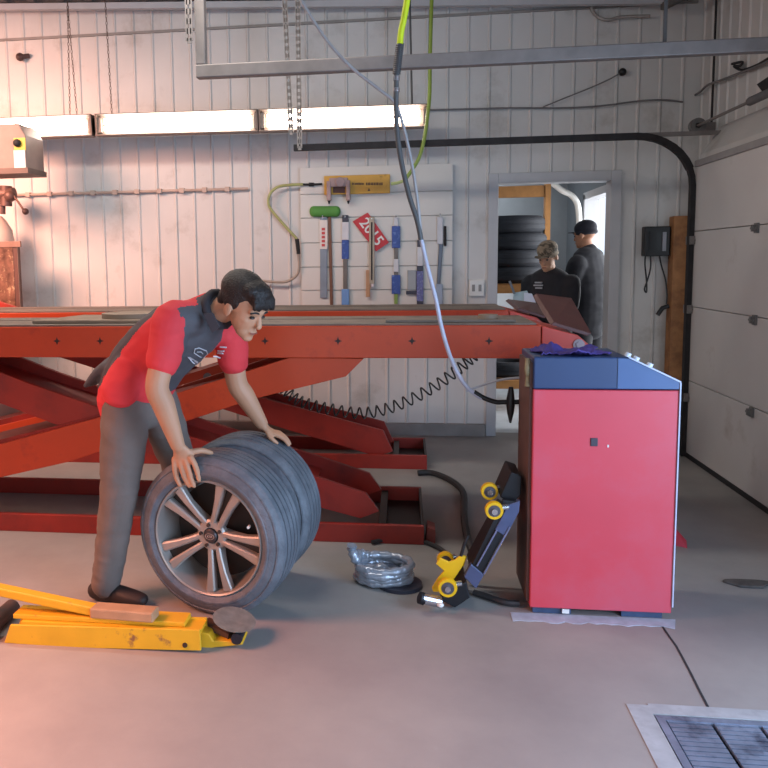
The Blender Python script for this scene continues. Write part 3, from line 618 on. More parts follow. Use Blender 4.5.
    m = MB(); m.box((-4.0, by0 + .09, 0), (-3.0, by1, .03)); m.build('cross_plate', lred2, b)
    if near:
        m = MB(); m.prism([Vector((xe + .01, by0 + .03, 0)), Vector((xe + .06, by0 + .03, 0)), Vector((xe + .06, by0 + .03, .07)), Vector((xe + .02, by0 + .03, .085))], (0, .12, 0)); m.build('end_stop', mat('faded_red', '8a4038', .6), b)
    return L
lf = lift_unit(4.0, 'nearer half of the red scissor lift, its runway beam behind the bending man', True, 4.0, 4.7, 4.03, 4.55)
lr = lift_unit(5.22, 'farther half of the red scissor lift, close to the back wall', False, 5.5, 6.05, 5.52, 5.95)
# slip plate lying on the deck
m = MB(); zt = 1.163
def slab(pts, z, th): 
    q = MB(); q.prism([Vector((x, y, z)) for x, y in pts], (0, 0, th)); return q
t = thing('turn_plate', 'flat worn brown alignment plate lying on the near lift deck behind the man', 'plate', (-1.7, 4.3, zt))
slab([(-2.05, 4.08), (-1.1, 4.08), (-1.15, 4.52), (-1.95, 4.55)], zt, .018).build('plate', mat('slip_brown', '84705e', .6, 0, .2, 6), t, bevel=.004)
q = MB(); q.cyl((-1.55, 4.3, zt + .018), (-1.55, 4.3, zt + .045), .17, n=36); q.build('turntable', mat('slip_brown', '84705e'), t, smooth=True)
t = thing('turn_plate', 'flat worn alignment plate lying on the near lift deck near the doorway end', 'plate', (.2, 4.3, zt))
slab([(-.1, 4.06), (.56, 4.06), (.5, 4.3), (-.1, 4.3)], zt, .014).build('plate', deck, t, bevel=.003)
q = MB(); q.cyl((.43, 4.16, zt + .014), (.43, 4.16, zt + .034), .05, n=24); q.build('stop_pin', mat('slip_brown', '84705e'), t)
# ---------------------------------------------------------------- coiled hose under the lift
YS = 4.85; cpts = crv([P(283, 388, YS), P(300, 401, YS), P(330, 409, YS), P(365, 413, YS), P(400, 404, YS), P(435, 386, YS), P(462, 366, YS), P(478, 352, YS)], 40)
m = MB(); hp = []; turns = 27; N_ = len(cpts)
tot = turns * 14
for i in range(tot + 1):
    u = i / tot * (N_ - 1); k = min(int(u), N_ - 2); c = cpts[k].lerp(cpts[k + 1], u - k); t_ = (cpts[min(k + 1, N_ - 1)] - cpts[max(k - 1, 0)]).normalized()
    up = Vector((0, 0, 1)); up = (up - t_ * up.dot(t_)).normalized(); sd = t_.cross(up); a = 2 * PI * turns * i / tot
    hp.append(c + up * math.cos(a) * .034 + sd * math.sin(a) * .034)
m.tube(hp, .0055, 6); tag(m.build('coiled_hose', mat('coil_dark', '26282a', .45), smooth=True), 'dark coiled air hose sagging under the red lift runway', 'hose')
# ---------------------------------------------------------------- hanging hoses
YH = 3.55; h = lambda px, py, y=YH: P(px, py, y)
t = thing('dark_air_hose', 'dark air hose with bright yellow top and spring fitting hanging from above', 'hose', h(430, 300))
q = MB(); q.tube(crv([h(409, -20), h(407, 0), h(404, 18), h(401, 32), h(400, 44)]), .014, 10); q.build('yellow_section', mat('neon_hose', 'c8d818', .5), t, smooth=True)
sp = [h(400, 44).lerp(h(396.5, 74), k / 150) + Vector((math.cos(2 * PI * k / 10), math.sin(2 * PI * k / 10), 0)) * .015 for k in range(151)]
q = MB(); q.tube(sp, .004, 5); q.cyl(h(400, 44), h(396.5, 74), .010, n=10); q.build('spring_guard', hoseK, t, smooth=True)
q = MB(); q.cyl(h(396.5, 74), h(396, 100), .012, n=12); q.build('coupling', hoseK, t, smooth=True)
for a_, b_ in ((76, 81), (88, 92)): q = MB(); q.cyl(h(396.5, a_), h(396.4, b_), .0145, n=12); q.build('collar', chrome, t, smooth=True)
q = MB(); q.tube(crv([h(396, 100), h(397, 130), h(401, 160), h(409, 195), h(417, 220), h(421, 240)]), .0115, 10); q.build('hose', hoseK, t, smooth=True)
q = MB(); q.tube(crv([h(421, 238), h(427, 265), h(436, 300), h(441, 325), h(448, 350), h(456, 370), h(466, 386), h(478, 396), h(484, 398)]), .0095, 10); q.build('light_hose', mat('lavender_hose', 'b4b6c6', .45), t, smooth=True, label='pale grey hose section')
q = MB(); q.tube(crv([h(474, 392), h(484, 398), h(496, 402), h(505, 402), h(520, 402), h(527, 402)], 6), .011, 10); q.build('end_hose', black, t, smooth=True)
q = MB(); q.tube([h(511, 387), h(511, 391), h(510.5, 399), h(510.5, 405), h(510.5, 413), h(510.3, 423)], .02, 14, [.010, .013, .018, .019, .015, .004]); q.build('nozzle', black, t, smooth=True, label='black spindle shaped nozzle')
t = thing('grey_air_hose', 'thin light grey hose swooping from the ceiling across the tube lights', 'hose', h(400, 100))
q = MB(); q.tube(crv([h(296, -10), h(308, 12), h(328, 42), h(352, 68), h(380, 90), h(395, 103), h(403, 125), h(411, 160), h(416, 190), h(419, 215), h(421, 238)]), .0072, 8); q.build('hose', mat('thin_hose', '9c9a9a', .5), t, smooth=True)
wire([h(466, 391), h(480, 386), h(500, 380), h(516, 378), h(526, 377.5)], .006, hoseG, 'cable', 'light grey cable running into the left side of the console', 'cable')
t = thing('green_hose', 'green hose dropping from the ceiling behind the right end of the tube lights', 'hose', P(420, 190, 6.05))
q = MB(); e = lambda px, py: P(px, py, 6.0); q.tube(crv([e(432, -10), e(431, 20), e(430, 60), e(429.5, 95), e(427, 120), e(424, 140), e(419, 158), e(412, 170), e(405, 180)]), .014, 8); q.build('hose', mat('green_hose', '7c9030', .5), t, smooth=True)
q = MB(); q.tube(crv([e(405, 180), e(399, 182.5), e(391, 184)]), .012, 8); q.build('hose_end', mat('pale_green_hose', 'a8b070', .5), t, smooth=True)
# ================================================================ CONSOLE
CX0, CX1, CY0, CY1 = .518, 1.080, 3.23, 3.56
t = thing('control_console', 'red cabinet with blue sloped top standing on the floor at right', 'cabinet', (.80, 3.40, 0))
m = MB(); m.box((CX0, CY0, .030), (CX1, CY1, .953)); m.build('cabinet_body', conred, t, bevel=.005)
m = MB(); m.prism([Vector((CX0 - .001, CY0 - .001, .956)), Vector((CX1 + .001, CY0 - .001, .956)), Vector((CX1 + .001, CY0 - .001, .988)), Vector((.882, CY0 - .001, 1.086)), Vector((CX0 - .001, CY0 - .001, 1.086))], (0, CY1 - CY0 + .002, 0)); m.build('blue_top', conblue, t, bevel=.006, label='blue top with sloped control face')
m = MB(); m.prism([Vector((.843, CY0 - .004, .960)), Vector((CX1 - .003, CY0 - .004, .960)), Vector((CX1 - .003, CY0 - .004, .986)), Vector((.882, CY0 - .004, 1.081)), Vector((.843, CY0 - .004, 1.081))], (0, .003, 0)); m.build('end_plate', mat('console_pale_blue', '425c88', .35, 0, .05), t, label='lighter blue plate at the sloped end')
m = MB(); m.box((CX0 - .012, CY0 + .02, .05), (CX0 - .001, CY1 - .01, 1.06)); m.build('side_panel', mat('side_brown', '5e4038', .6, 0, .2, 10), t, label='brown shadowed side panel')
m = MB(); m.bar((.882, CY0 - .006, 1.087), (CX1 + .002, CY0 - .006, .988), .006, .006); m.bar((CX1 + .002, CY0 - .004, .986), (CX1 + .002, CY0 - .004, .06), .005, .005, (0, 1, 0)); m.build('edge_trim', mat('edge_pale', 'b8c0d8', .35), t)
sl_d = Vector((CX1 - .882, 0, .988 - 1.086)).normalized(); nr = Vector((-sl_d.z, 0, sl_d.x)); nr = nr if nr.z > 0 else -nr
for u, yy in ((.012, .06), (.045, .05), (.100, .04)):
    c = Vector((.882, CY0 + yy, 1.086)) + sl_d * u; m = MB(); m.cyl(c, c + nr * .018, .013, .012, n=16); m.build('button', mat('button_white', 'd8dce4', .35), t, smooth=True)
c = P(594, 442, CY0); m = MB(); m.box((c.x - .014, CY0 - .005, c.z - .017), (c.x + .014, CY0, c.z + .017)); m.build('latch', mat('latch_dark', '3c3440', .5), t, bevel=.002)
c = P(608, 446, CY0); m = MB(); m.box((c.x - .003, CY0 - .003, c.z - .005), (c.x + .003, CY0, c.z + .005)); m.build('screw', white, t)
m = MB(); m.box((CX0 + .015, CY0 + .02, 0), (CX0 + .17, CY1 - .02, .030)); m.build('foot', mat('foot_blue', '3a4a68', .5, 0, .2, 20), t)
m = MB(); m.box((CX1 - .19, CY0 + .02, 0), (CX1 - .03, CY1 - .02, .030)); m.build('foot', mat('foot_blue', '3a4a68'), t)
m = MB(); c = P(565, 614, CY0 + .02); m.box((c.x - .014, CY0 + .006, .008), (c.x + .014, CY0 + .02, .026)); m.build('tag', white, t)
m = MB(); c = P(600, 617, CY0); m.box((c.x - .10, CY0 + .06, 0), (c.x + .12, CY0 + .3, .030)); m.build('centre_block', mat('dark_debris', '3a3836', .8, 0, .5, 40), t)
# cables behind blue top left: small bundle
q = MB(); q.tube(crv([Vector((CX0 - .018, 3.27, 1.075)), Vector((CX0 - .022, 3.26, 1.03)), Vector((CX0 - .016, 3.27, 1.0)), Vector((CX0 - .020, 3.26, .96))]), .011, 8); tag(q.build('cable_tuft', mat('straw_cord', '8a7a5a', .7, 0, .3, 60), smooth=True), 'short frayed straw-coloured cord on the left edge of the console', 'cord')
# purple cloth
bm_ = MB(); nx, ny = 46, 26; vs = []
for j in range(ny + 1):
    for i in range(nx + 1):
        u = i / nx; v = j / ny; x = .55 + u * .27 + .02 * math.sin(7 * v); y = 3.26 + v * .24 + .03 * math.sin(9 * u)
        z = 1.091 + max(0, noise.noise(Vector((x * 14, y * 14, 3)))) * .04 * min(1, 6 * u * (1 - u) + .2) + .016 * abs(noise.noise(Vector((x * 40, y * 40, 1)))) 
        vs.append((x, y, z))
fs = [(j * (nx + 1) + i, j * (nx + 1) + i + 1, (j + 1) * (nx + 1) + i + 1, (j + 1) * (nx + 1) + i) for j in range(ny) for i in range(nx)]
bm_.add(vs, fs); o = bm_.build('cloth', purple, smooth=80); s = o.modifiers.new('S', 'SOLIDIFY'); s.thickness = .004; s.offset = 1
tag(o, 'crumpled purple cloth lying on top of the blue console', 'cloth')
# ================================================================ WHEELS
def make_wheel(label, loc, rz, lean, full, ang0):
    w = thing('car_wheel', label, 'wheel', (0, 0, 0), 'pair of wheels the man rolls')
    R, wd, r0 = .345, .225, .252
    h_ = wd / 2
    pr = [(r0 - .004, -h_ + .03), (r0, -h_ + .012), (r0 + .008, -h_ + .004), (r0 + .02, -h_), (r0 + .022, -h_ - .002), (r0 + .03, -h_ - .002), (r0 + .033, -h_ + .001), (r0 + .05, -h_ + .004), (R - .03, -h_ + .012), (R - .027, -h_ + .009), (R - .02, -h_ + .012), (R - .009, -h_ + .026)]
    nb = 5; y = -h_ + .030; span = wd - .06; gw = .009; bw = (span - (nb - 1) * gw) / nb
    for k in range(nb):
        crown = lambda yy: R - .006 * (yy / h_) ** 2
        pr += [(crown(y), y), (crown(y + bw / 2), y + bw / 2), (crown(y + bw), y + bw)]
        if k < nb - 1: pr += [(R - .012, y + bw + .0015), (R - .012, y + bw + gw - .0015)]
        y += bw + gw
    pr += [(R - .009, h_ - .026), (R - .03, h_ - .012), (r0 + .05, h_ - .004), (r0 + .02, h_), (r0, h_ - .012), (r0 - .004, h_ - .03), (r0 - .008, 0)]
    m = MB(); m.lathe(pr, 120, closed=True); m.build('tyre', tyre, w, smooth=28, local=True)
    # rim
    q = MB(); q.lathe([(.252, -h_ + .012), (.247, -h_ + .004), (.241, -h_ + .008), (.237, -h_ + .03), (.226, -.03), (.212, .02), (.222, h_ - .02), (.252, h_ - .01), (.250, .0)], 96, closed=True)
    q.build('rim', alloy, w, smooth=35, local=True)
    q = MB(); q.lathe([(.02, .02), (.208, .02), (.208, .03), (.02, .03)], 48, closed=True); q.build('brake_side_disc', mat('inner_shadow_steel', '3a302c', .6, .3), w, local=True)
    if not full: pass
    fy = -h_ + .022
    for k in range(5):
        a = ang0 + k * 2 * PI / 5; spk = MB(); spk.cur = 0
        for sgn in (-1, 1):
            # a bevelled spoke of the pair
            def pt(r, off, y): return Vector((r * math.cos(a) - off * math.sin(a) * sgn, y, r * math.sin(a) + off * math.cos(a) * sgn))
            secs = [(.052, .005, .031, fy + .020, .05), (.10, .008, .036, fy + .012, .04), (.16, .013, .046, fy + .004, .03), (.234, .020, .066, fy - .004, .03)]
            rings = []
            for (r, i0, i1, yf, dp) in secs:
                ch = .006
                rings.append([pt(r, i0, yf + dp), pt(r, i0, yf + ch), pt(r, i0 + ch, yf), pt(r, i1 - ch, yf), pt(r, i1, yf + ch), pt(r, i1, yf + dp)])
            spk.loft(rings)
        # web between the pair
        rings = []
        for (r, i1, yf) in ((.06, .010, fy + .04), (.12, .012, fy + .036), (.232, .026, fy + .028)):
            rings.append([Vector((r * math.cos(a) - o_ * math.sin(a), yy, r * math.sin(a) + o_ * math.cos(a))) for o_, yy in ((-i1, yf + .015), (-i1, yf), (i1, yf), (i1, yf + .015))])
        spk2 = MB(); spk2.loft(rings)
        sp_o = spk.build('spoke', alloy, w, local=True, bevel=.002)
        spk2.build('spoke_web', mat('alloy_dark', '38322f', .5, .3), sp_o, local=True)
    q = MB(); q.lathe([(.03, fy + .05), (.068, fy + .05), (.068, fy + .028), (.060, fy + .02), (.035, fy + .02), (.030, fy + .03)], 48, closed=True); q.build('hub', alloy, w, smooth=35, local=True)
    cap = MB(); cap.lathe([(.002, fy + .03), (.030, fy + .03), (.030, fy + .016), (.026, fy + .012), (.002, fy + .010)], 40); co = cap.build('centre_cap', mat('cap_dark', '4a4648', .35, .6), w, smooth=35, local=True)
    if full:
        q = MB(); q.lathe([(.022, fy + .0105), (.022, fy + .008), (.0195, fy + .008), (.0195, fy + .0105)], 40, Matrix.Scale(.62, 4, (0, 0, 1)), closed=True); q.build('emblem_ring', chrome, co, local=True)
        text('KIA', 'emblem', chrome, Matrix.Translation((0, fy + .009, 0)) @ Matrix.Rotation(PI / 2, 4, 'X'), .017, co).location = (0, 0, 0)
    for k in range(5):
        a = ang0 + PI / 5 + k * 2 * PI / 5; q = MB(); c = Vector((.047 * math.cos(a), fy + .012, .047 * math.sin(a))); q.cyl(c + Vector((0, .02, 0)), c, .009, .008, n=6); q.build('lug_nut', mat('lug_dark', '4c4644', .4, .7), w, local=True)
    a = .35; q = MB(); q.cyl((.2 * math.cos(a), fy + .01, .2 * math.sin(a)), (.205 * math.cos(a), fy - .012, .205 * math.sin(a)), .006, n=10); q.build('valve_stem', white, w, local=True)
    w.location = loc; w.rotation_euler = (lean, 0, rz)
    return w
# emblem text was meshed relative to nothing: text() subtracts root location, which is the origin while the wheel is built
W1 = make_wheel('nearer wheel with silver five double-spoke rim under the man\'s near hand', (-.79, 3.165, .345), -.26, math.radians(1.5), True, math.radians(-80))
W2 = make_wheel('farther wheel, mostly tread showing, behind the silver-rimmed one', (-.738, 3.505, .345), -.24, math.radians(1.5), False, math.radians(-50))
# ================================================================ YELLOW JACK
J = lambda px, py, y: P(px, py, y)
t = thing('floor_jack', 'long yellow floor jack lying in front of the bending man\'s shoes', 'floor jack', (-1.2, 2.85, 0))
ya, yb = 2.76, 2.86
pa = [J(10, 625, ya), J(200, 630, ya), J(201, 651, ya), J(60, 647.5, ya), J(4, 643, ya)]
m = MB(); m.prism(pa, (0, .012, 0)); m.build('side_plate', yel, t, bevel=.003)
m = MB(); m.prism([p + Vector((0, yb - ya, 0)) for p in pa], (0, .012, 0)); m.build('side_plate', yel, t, bevel=.003)
tz = pa[1].z; m = MB(); m.box((pa[0].x + .04, ya + .012, tz - .02), (pa[1].x - .0, yb, tz - .008)); m.build('top_plate', yel, t)
m = MB(); m.box((pa[0].x + .1, ya + .03, .03), (pa[1].x - .01, yb - .01, tz - .03)); m.build('inner_block', mat('jack_inner', '4a3428', .7), t)
m = MB(); m.box((J(22, 622, yb).x, ya + .03, tz - .008), (J(190, 622, yb).x, yb + .02, tz + .012)); m.build('lift_arm', yel, t, bevel=.004)
c = J(185, 645, ya); m = MB(); m.cyl((c.x, ya - .003, c.z), (c.x, ya + .002, c.z), .010, n=14); m.build('hole', mat('hole_brown', '3a2418', .7), t)
m = MB(); p0 = J(-60, 577, 2.86); p2 = J(96, 610, 2.82); m.bar(p0, p2, .05, .035); m.build('handle', yel, t, bevel=.006)
m = MB(); p3 = J(156, 614.5, 2.80); m.bar(p2 - (p3 - p2).normalized() * .01, p3, .07, .040); m.build('handle_socket', mat('worn_pink_yellow', 'b08a68', .6, 0, .15, 10), t, bevel=.006)
m = MB(); c = J(0, 641, 2.8); m.cyl((c.x - .05, 2.74, .035), (c.x - .05, 3.0, .035), .035, n=20); m.build('wheel', mat('caster_dark', '4a3a34', .6), t, smooth=True)
# front fork, saddle
m = MB(); m.prism([J(200, 632, ya + .05), J(209, 634, ya + .05), J(213, 641, ya + .05), J(241, 641.5, ya + .05), J(243, 645, ya + .05), J(213, 648, ya + .05), J(200, 651, ya + .05)], (0, .1, 0)); m.build('front_fork', yel, t, bevel=.004)
m = MB(); c = J(237.5, 637, ya + .06); m.cyl((c.x, c.y - .02, c.z), (c.x, c.y + .14, c.z), .022, n=18); m.build('front_roller', mat('roller_dark', '33323a', .4, .5), t, smooth=True)
m = MB(); m.bar(J(205, 622, 2.9), J(232, 634, 2.85), .05, .02); m.build('saddle_arm', mat('jack_inner', '4a3428'), t)
c = J(234, 621, 2.88); m = MB(); Mx = Matrix.Translation(c) @ Matrix.Rotation(math.radians(12), 4, 'Y') @ Matrix.Rotation(PI / 2 + .1, 4, 'X')
m.lathe([(.004, -.012), (.030, -.012), (.080, .002), (.086, .008), (.078, .009), (.03, .002), (.004, .002)], 40, Mx); m.build('saddle', mat('saddle_grey', '7f7c74', .6, .2, .2, 30), t, smooth=True)
# ================================================================ COILED WRAPPED HOSE ON THE FLOOR
C0 = FL(384, 581); C0.z = 0
t = thing('wrapped_hose_coil', 'coil of silvery wrapped hose lying on the floor between wheel and console', 'hose coil', C0)
pts = []; 
for i in range(4 * 40 + 1):
    a = 2 * PI * i / 40; tt = i / 40
    pts.append(C0 + Vector((math.cos(a + 2.6) * (.118 + .006 * math.sin(a * 2.3)), math.sin(a + 2.6) * (.10 + .006 * math.cos(a * 1.7)), .02 + .018 * tt)))
m = MB(); m.tube(pts, .019, 10, [.019 + .003 * math.sin(i * 1.9) + .002 * math.sin(i * .7) for i in range(len(pts))]); m.build('coil', foil, t, smooth=60)
e_ = pts[-1]; tail = crv([pts[-3], e_ + Vector((-.015, -.01, .02)), P(356, 560, C0.y - .02), P(352, 549, C0.y), P(352, 545, C0.y)], 6); m = MB(); m.tube(tail, .022, 10, [.022 + .004 * math.sin(i * 2.1) for i in range(len(tail))]); m.build('tail', foil, t, smooth=60)
m = MB(); c = P(381, 569, C0.y); m.ball(c, (.035, .03, .028)); m.ball(c + Vector((.0, -.01, -.03)), (.03, .03, .03)); m.ball(c + Vector((-.05, .02, -.005)), (.035, .03, .02)); m.ball(c + Vector((.04, .02, -.02)), (.04, .03, .02)); m.build('end_bundle', foil, t, smooth=True)
m = MB(); c = FL(400, 590); m.cyl((c.x, c.y + .05, 0), (c.x, c.y + .05, .016), .10, n=32); m.build('dark_loop', mat('dark_rubber_blue', '2c2e3c', .5), t, smooth=True)
# ================================================================ WHEELED BLACK TROLLEY LEANING ON CONSOLE
t = thing('wheeled_trolley', 'black and blue frame with four yellow wheels leaning against the console', 'trolley', FL(475, 600))
D = lambda px, py, d=0.: P(px, py, 3.25 + d)
gb = mat('frame_bluegrey', '4a5272', .45, .2, .15, 15); gk = mat('frame_black', '17181d', .5, .2, .2)
def rail(d):
    q = MB(); q.bar(D(472, 589, d), D(515, 508, d), .02, .055, (0, 1, 0)) if False else q.prism([D(465, 579, d), D(476, 586, d), D(515, 512, d), D(519, 502, d), D(503, 500, d)], (0, .02, 0)); return q
for d in (.0, .24): rail(d).build('side_rail', gk, t, bevel=.003)
q = MB(); q.prism([D(464, 577, -.006), D(476, 589, -.006), D(484, 575, -.006), D(471, 564, -.006)], (0, .03, 0)); q.build('lower_bracket', gb, t, bevel=.003)
q = MB(); q.prism([D(495, 530, -.006), D(506, 537, -.006), D(519, 512, -.006), D(520, 501, -.006), D(508, 505, -.006)], (0, .03, 0)); q.build('upper_bracket', gb, t, bevel=.003)
q = MB(); q.prism([D(470, 572, .03), D(480, 580, .03), D(512, 520, .03), D(503, 512, .03)], (0, .20, 0)); q.build('deck', gk, t, bevel=.004)
q = MB(); q.bar(D(484, 574, -.008), D(510, 527, -.008), .006, .006); q.bar(D(477, 566, -.008), D(497, 530, -.008), .006, .006); q.build('edge_rod', mat('rod_grey', '7c80a0', .35, .5), t)
q = MB(); q.prism([D(500, 497, .05), D(512, 505, .05), D(521, 495, .05), D(522, 476, .05), D(511, 472, .05)], (0, .2, 0)); q.build('end_plate', gk, t, bevel=.005)
q = MB(); pl = [(432, 588), (438, 578), (444, 571), (436, 564), (440, 558), (449, 562), (455, 560), (461, 555), (466, 557), (463, 566), (455, 578), (447, 586), (440, 592), (433, 592)]
q.prism([D(a_, b_, .02) for a_, b_ in pl], (0, .012, 0)); q.build('yellow_bracket', yel2, t, bevel=.003)
q = MB(); q.prism([D(a_ + 1, b_, .2) for a_, b_ in pl], (0, .012, 0)); q.build('yellow_bracket', yel2, t, bevel=.003)
for (px, py, d, r) in ((494, 510, -.045, .037), (489.5, 491, .1, .037), (447.5, 587, -.045, .040), (445.5, 560, .1, .037)):
    c = D(px, py, d); q = MB(); q.lathe([(.014, -.014), (r * .62, -.012), (r * .68, -.016), (r * .95, -.016), (r, -.010), (r, .010), (r * .95, .016), (.014, .014)], 32, Matrix.Translation(c), closed=True); wo = q.build('wheel', yel2, t, smooth=30)
    q = MB(); q.lathe([(.010, -.0165), (r * .66, -.0165), (r * .66, .012), (.010, .012)], 28, Matrix.Translation(c), closed=True); q.build('bearing', mat('bearing_grey', '5c5a60', .4, .5), wo, smooth=30)
    q = MB(); q.cyl(c + Vector((0, -.03, 0)), c + Vector((0, .05, 0)), .012, n=14); q.cyl(c + Vector((0, .02, 0)), c + Vector((.06 if d < 0 else .045, .03, .006)), .012, n=12); q.build('axle', chrome, wo, smooth=True)
q = MB(); q.cyl(D(421, 598, -.05), D(440, 602, -.03), .024, n=22); q.build('chrome_barrel', chrome, t, smooth=35)
q = MB(); q.cyl(D(419.5, 597.5, -.05), D(424, 599, -.045), .026, n=22); q.build('barrel_cap', gk, t, smooth=35)
q = MB(); q.ball(D(440.5, 605, -.06), (.014, .014, .010)); q.build('white_tip', white, t, smooth=True)
q = MB(); q.prism([D(440, 600, 0), D(455, 608, 0), D(470, 598, 0), D(466, 582, 0), D(452, 590, 0)], (0, .2, 0)); q.build('foot_block', gk, t, bevel=.004)
q = MB(); q.tube([D(461, 556, .02), D(464, 545, .02), D(468, 535, .02)], .007, 8); q.build('handle', black, t)
# floor hose
fh = [Vector((*FL(a_, b_).xy, .022)) for a_, b_ in ((418, 476), (432, 476), (448, 482), (460, 491), (464, 500), (464, 520), (467, 540), (472, 556))]
wire(fh, .02, mat('floor_hose', '2c2a2c', .6), 'floor_hose', 'black hose lying on the floor from the lift base toward the trolley', 'hose', 8)
fh = [Vector((*FL(a_, b_).xy, .014)) for a_, b_ in ((372, 545), (400, 540), (420, 543), (436, 549), (446, 556), (455, 565))]
wire(fh, .012, mat('floor_hose', '2c2a2c'), 'floor_hose', 'thin black hose on the floor in front of the near lift base end', 'hose', 8)
fh = [Vector((*FL(a_, b_).xy, .016)) for a_, b_ in ((474, 596), (490, 601), (505, 606), (519, 607))]
wire(fh, .014, mat('floor_hose', '2c2a2c'), 'floor_hose', 'short black hose on the floor under the trolley beside the console', 'hose', 8)
# small things by the right wall
c = FL(748, 585); q = MB(); pts_ = [(c.x + .09 * math.cos(a_) * (1 + .25 * math.sin(3 * a_)), c.y + .05 * math.sin(a_) * (1 + .2 * math.cos(2 * a_))) for a_ in [2 * PI * k / 18 for k in range(18)]]
q.prism([Vector((x, y, .001)) for x, y in pts_], (0, 0, .012)); tag(q.build('flat_rag', mat('rag_dark', '4c4846', .8, 0, .3, 30), bevel=.004), 'small flat dark grey rag on the floor right of the console', 'rag')
q = MB(); a_ = FL(680, 548); q.prism([Vector((a_.x - .03, a_.y + .05, 0)), Vector((a_.x + .035, a_.y, 0)), Vector((a_.x + .03, a_.y, .04)), Vector((a_.x - .02, a_.y + .05, .10))], (0, .05, 0)); tag(q.build('red_wedge', conred), 'small red wedge on the floor half hidden behind the right console edge', 'wedge')
# ================================================================ GRATE AND FLOOR MARKS
t = thing('floor_grate', 'steel drain grate set in the floor at the lower right corner', 'grate', ((g0 + g1) / 2, (h0 + h1) / 2, -.03))
gm = mat('grate_steel', '8490a4', .45, .4, .2, 14, dirt='44485a', dscale=9)
q = MB(); q.box((g0 + .005, h0 + .005, -.04), (g0 + .03, h1 - .005, .001)); q.box((g0 + .03, h1 - .03, -.04), (g1 - .005, h1 - .005, .001)); q.box((g1 - .03, h0 + .005, -.04), (g1 - .005, h1 - .03, .001)); q.box((g0 + .03, h0 + .005, -.04), (g1 - .03, h0 + .03, .001)); q.build('frame', gm, t)
x = g0 + .03
q = MB()
k = 0
y = h0 + .04
while y < h1 - .035:
    x = g0 + .035
    while x < g1 - .05: q.box((x, y, -.012), (min(x + .130, g1 - .032), y + .019, -.001)); x += .143
    y += .024
q.build('cross_bars', gm, t)
q = MB(); x = g0 + .16
while x < g1 - .05: q.box((x, h0 + .03, -.05), (x + .02, h1 - .03, -.025)); x += .143
q.build('bearing_bars', mat('grate_dark', '1a1c24', .6), t)
q = MB(); x = g0 + .13
while x < g1 - .08:
    y = h0 + .04
    q.box((x, h0 + .03, -.0008), (x + .095, h1 - .03, .0012)) if False else None
    x += .135
pitm = mat('pit_dark', '22242c', .9)
b = MB(); b.box((g0 + .003, h0 + .003, -.148), (g1 - .003, h1 - .003, -.142)); struct(b.build('floor_pit', pitm))
lightc = mat('pale_concrete', 'a2a6aa', .7, 0, .12, 12, dirt='94979a', dscale=14, dlo=.45, dhi=.7)
b = MB(); b.box((g0 - .07, 1.4, 0), (g0 - .0, h1 + .05, .0025)); b.box((g0, h1, 0), (g1 + .2, h1 + .06, .0025)); struct(b.build('floor_border', lightc))
ck = [FL(a_, b_) for a_, b_ in ((662, 626), (668, 635), (676, 646), (681, 655), (690, 672), (700, 692), (710, 711))]
b = MB()
for p, q_ in zip(ck, ck[1:]): b.bar(p + Vector((0, 0, .0008)), q_ + Vector((0, 0, .0008)), .008, .0016)
struct(b.build('floor_crack', mat('crack_dark', '2c2c30', .9)))
random.seed(3)
b = MB(); ed = []
x = .44
while x < 1.1: ed.append((x, 3.165 + random.uniform(-.012, .012))); x += .03
pf = ed + [(1.1, 3.24), (.44, 3.24)]
b.prism([Vector((x, y, 0)) for x, y in pf], (0, 0, .002)); struct(b.build('floor_paint_edge', mat('pale_paint', 'a8b2c0', .7, 0, .15, 20)))
# ================================================================ PEOPLE
def frame(fwd, up=(0, 0, 1)):
    x = Vector(fwd).normalized(); y = Vector(up).cross(x).normalized(); z = x.cross(y)
    return Matrix((x, y, z)).transposed()
def head_geo(mb, c, R, s):
    def B(o, r): mb.ball(Vector(c) + R @ (Vector(o) * s), Vector(r) * s, R)
    B((-.012, 0, .035), (.098, .076, .088)); B((.03, 0, -.02), (.064, .062, .08)); B((.05, 0, -.075), (.042, .045, .035)); B((.072, 0, -.098), (.022, .026, .018))
    B((.078, 0, .022), (.02, .052, .016)); B((.088, 0, -.062), (.013, .024, .007)); B((.086, 0, -.074), (.013, .02, .006))
    mb.blobtube([(Vector(c) + R @ (Vector(p) * s), a * s, b * s) for p, a, b in (((.088, 0, .012), .008, .008), ((.100, 0, -.012), .010, .010), ((.108, 0, -.032), .015, .011))], R @ Vector((0, 1, 0)), 12)
    for y in (-1, 1):
        B((-.008, .078 * y, -.012), (.020, .010, .031)); B((.055, .036 * y, -.022), (.025, .02, .02))
def face_bits(parent, c, R, s):
    for y in (-1, 1):
        q = MB(); q.ball(Vector(c) + R @ (Vector((.083, .030 * y, .0)) * s), Vector((.010, .013, .007)) * s, R, 12, 8); q.build('eye', mat('eye_dark', '2a201c', .3), parent, smooth=True)
        q = MB(); q.blobtube([(Vector(c) + R @ (Vector(p) * s), .004 * s, .004 * s) for p in ((.094, .014 * y, .022), (.094, .032 * y, .027), (.084, .048 * y, .020))], (0, 0, 1), 8); q.build('eyebrow', hairm, parent, smooth=True)
    q = MB(); q.ball(Vector(c) + R @ (Vector((.096, 0, -.067)) * s), Vector((.006, .022, .005)) * s, R, 14, 8); q.build('lips', mat('lip_tone', '7a4438', .5), parent, smooth=True)
def finger(mb, pts, r): mb.blobtube([(Vector(p), r * k, r * k) for p, k in zip(pts, (1.1, 1.0, .95, .8))], (0, 1, .1), 12)
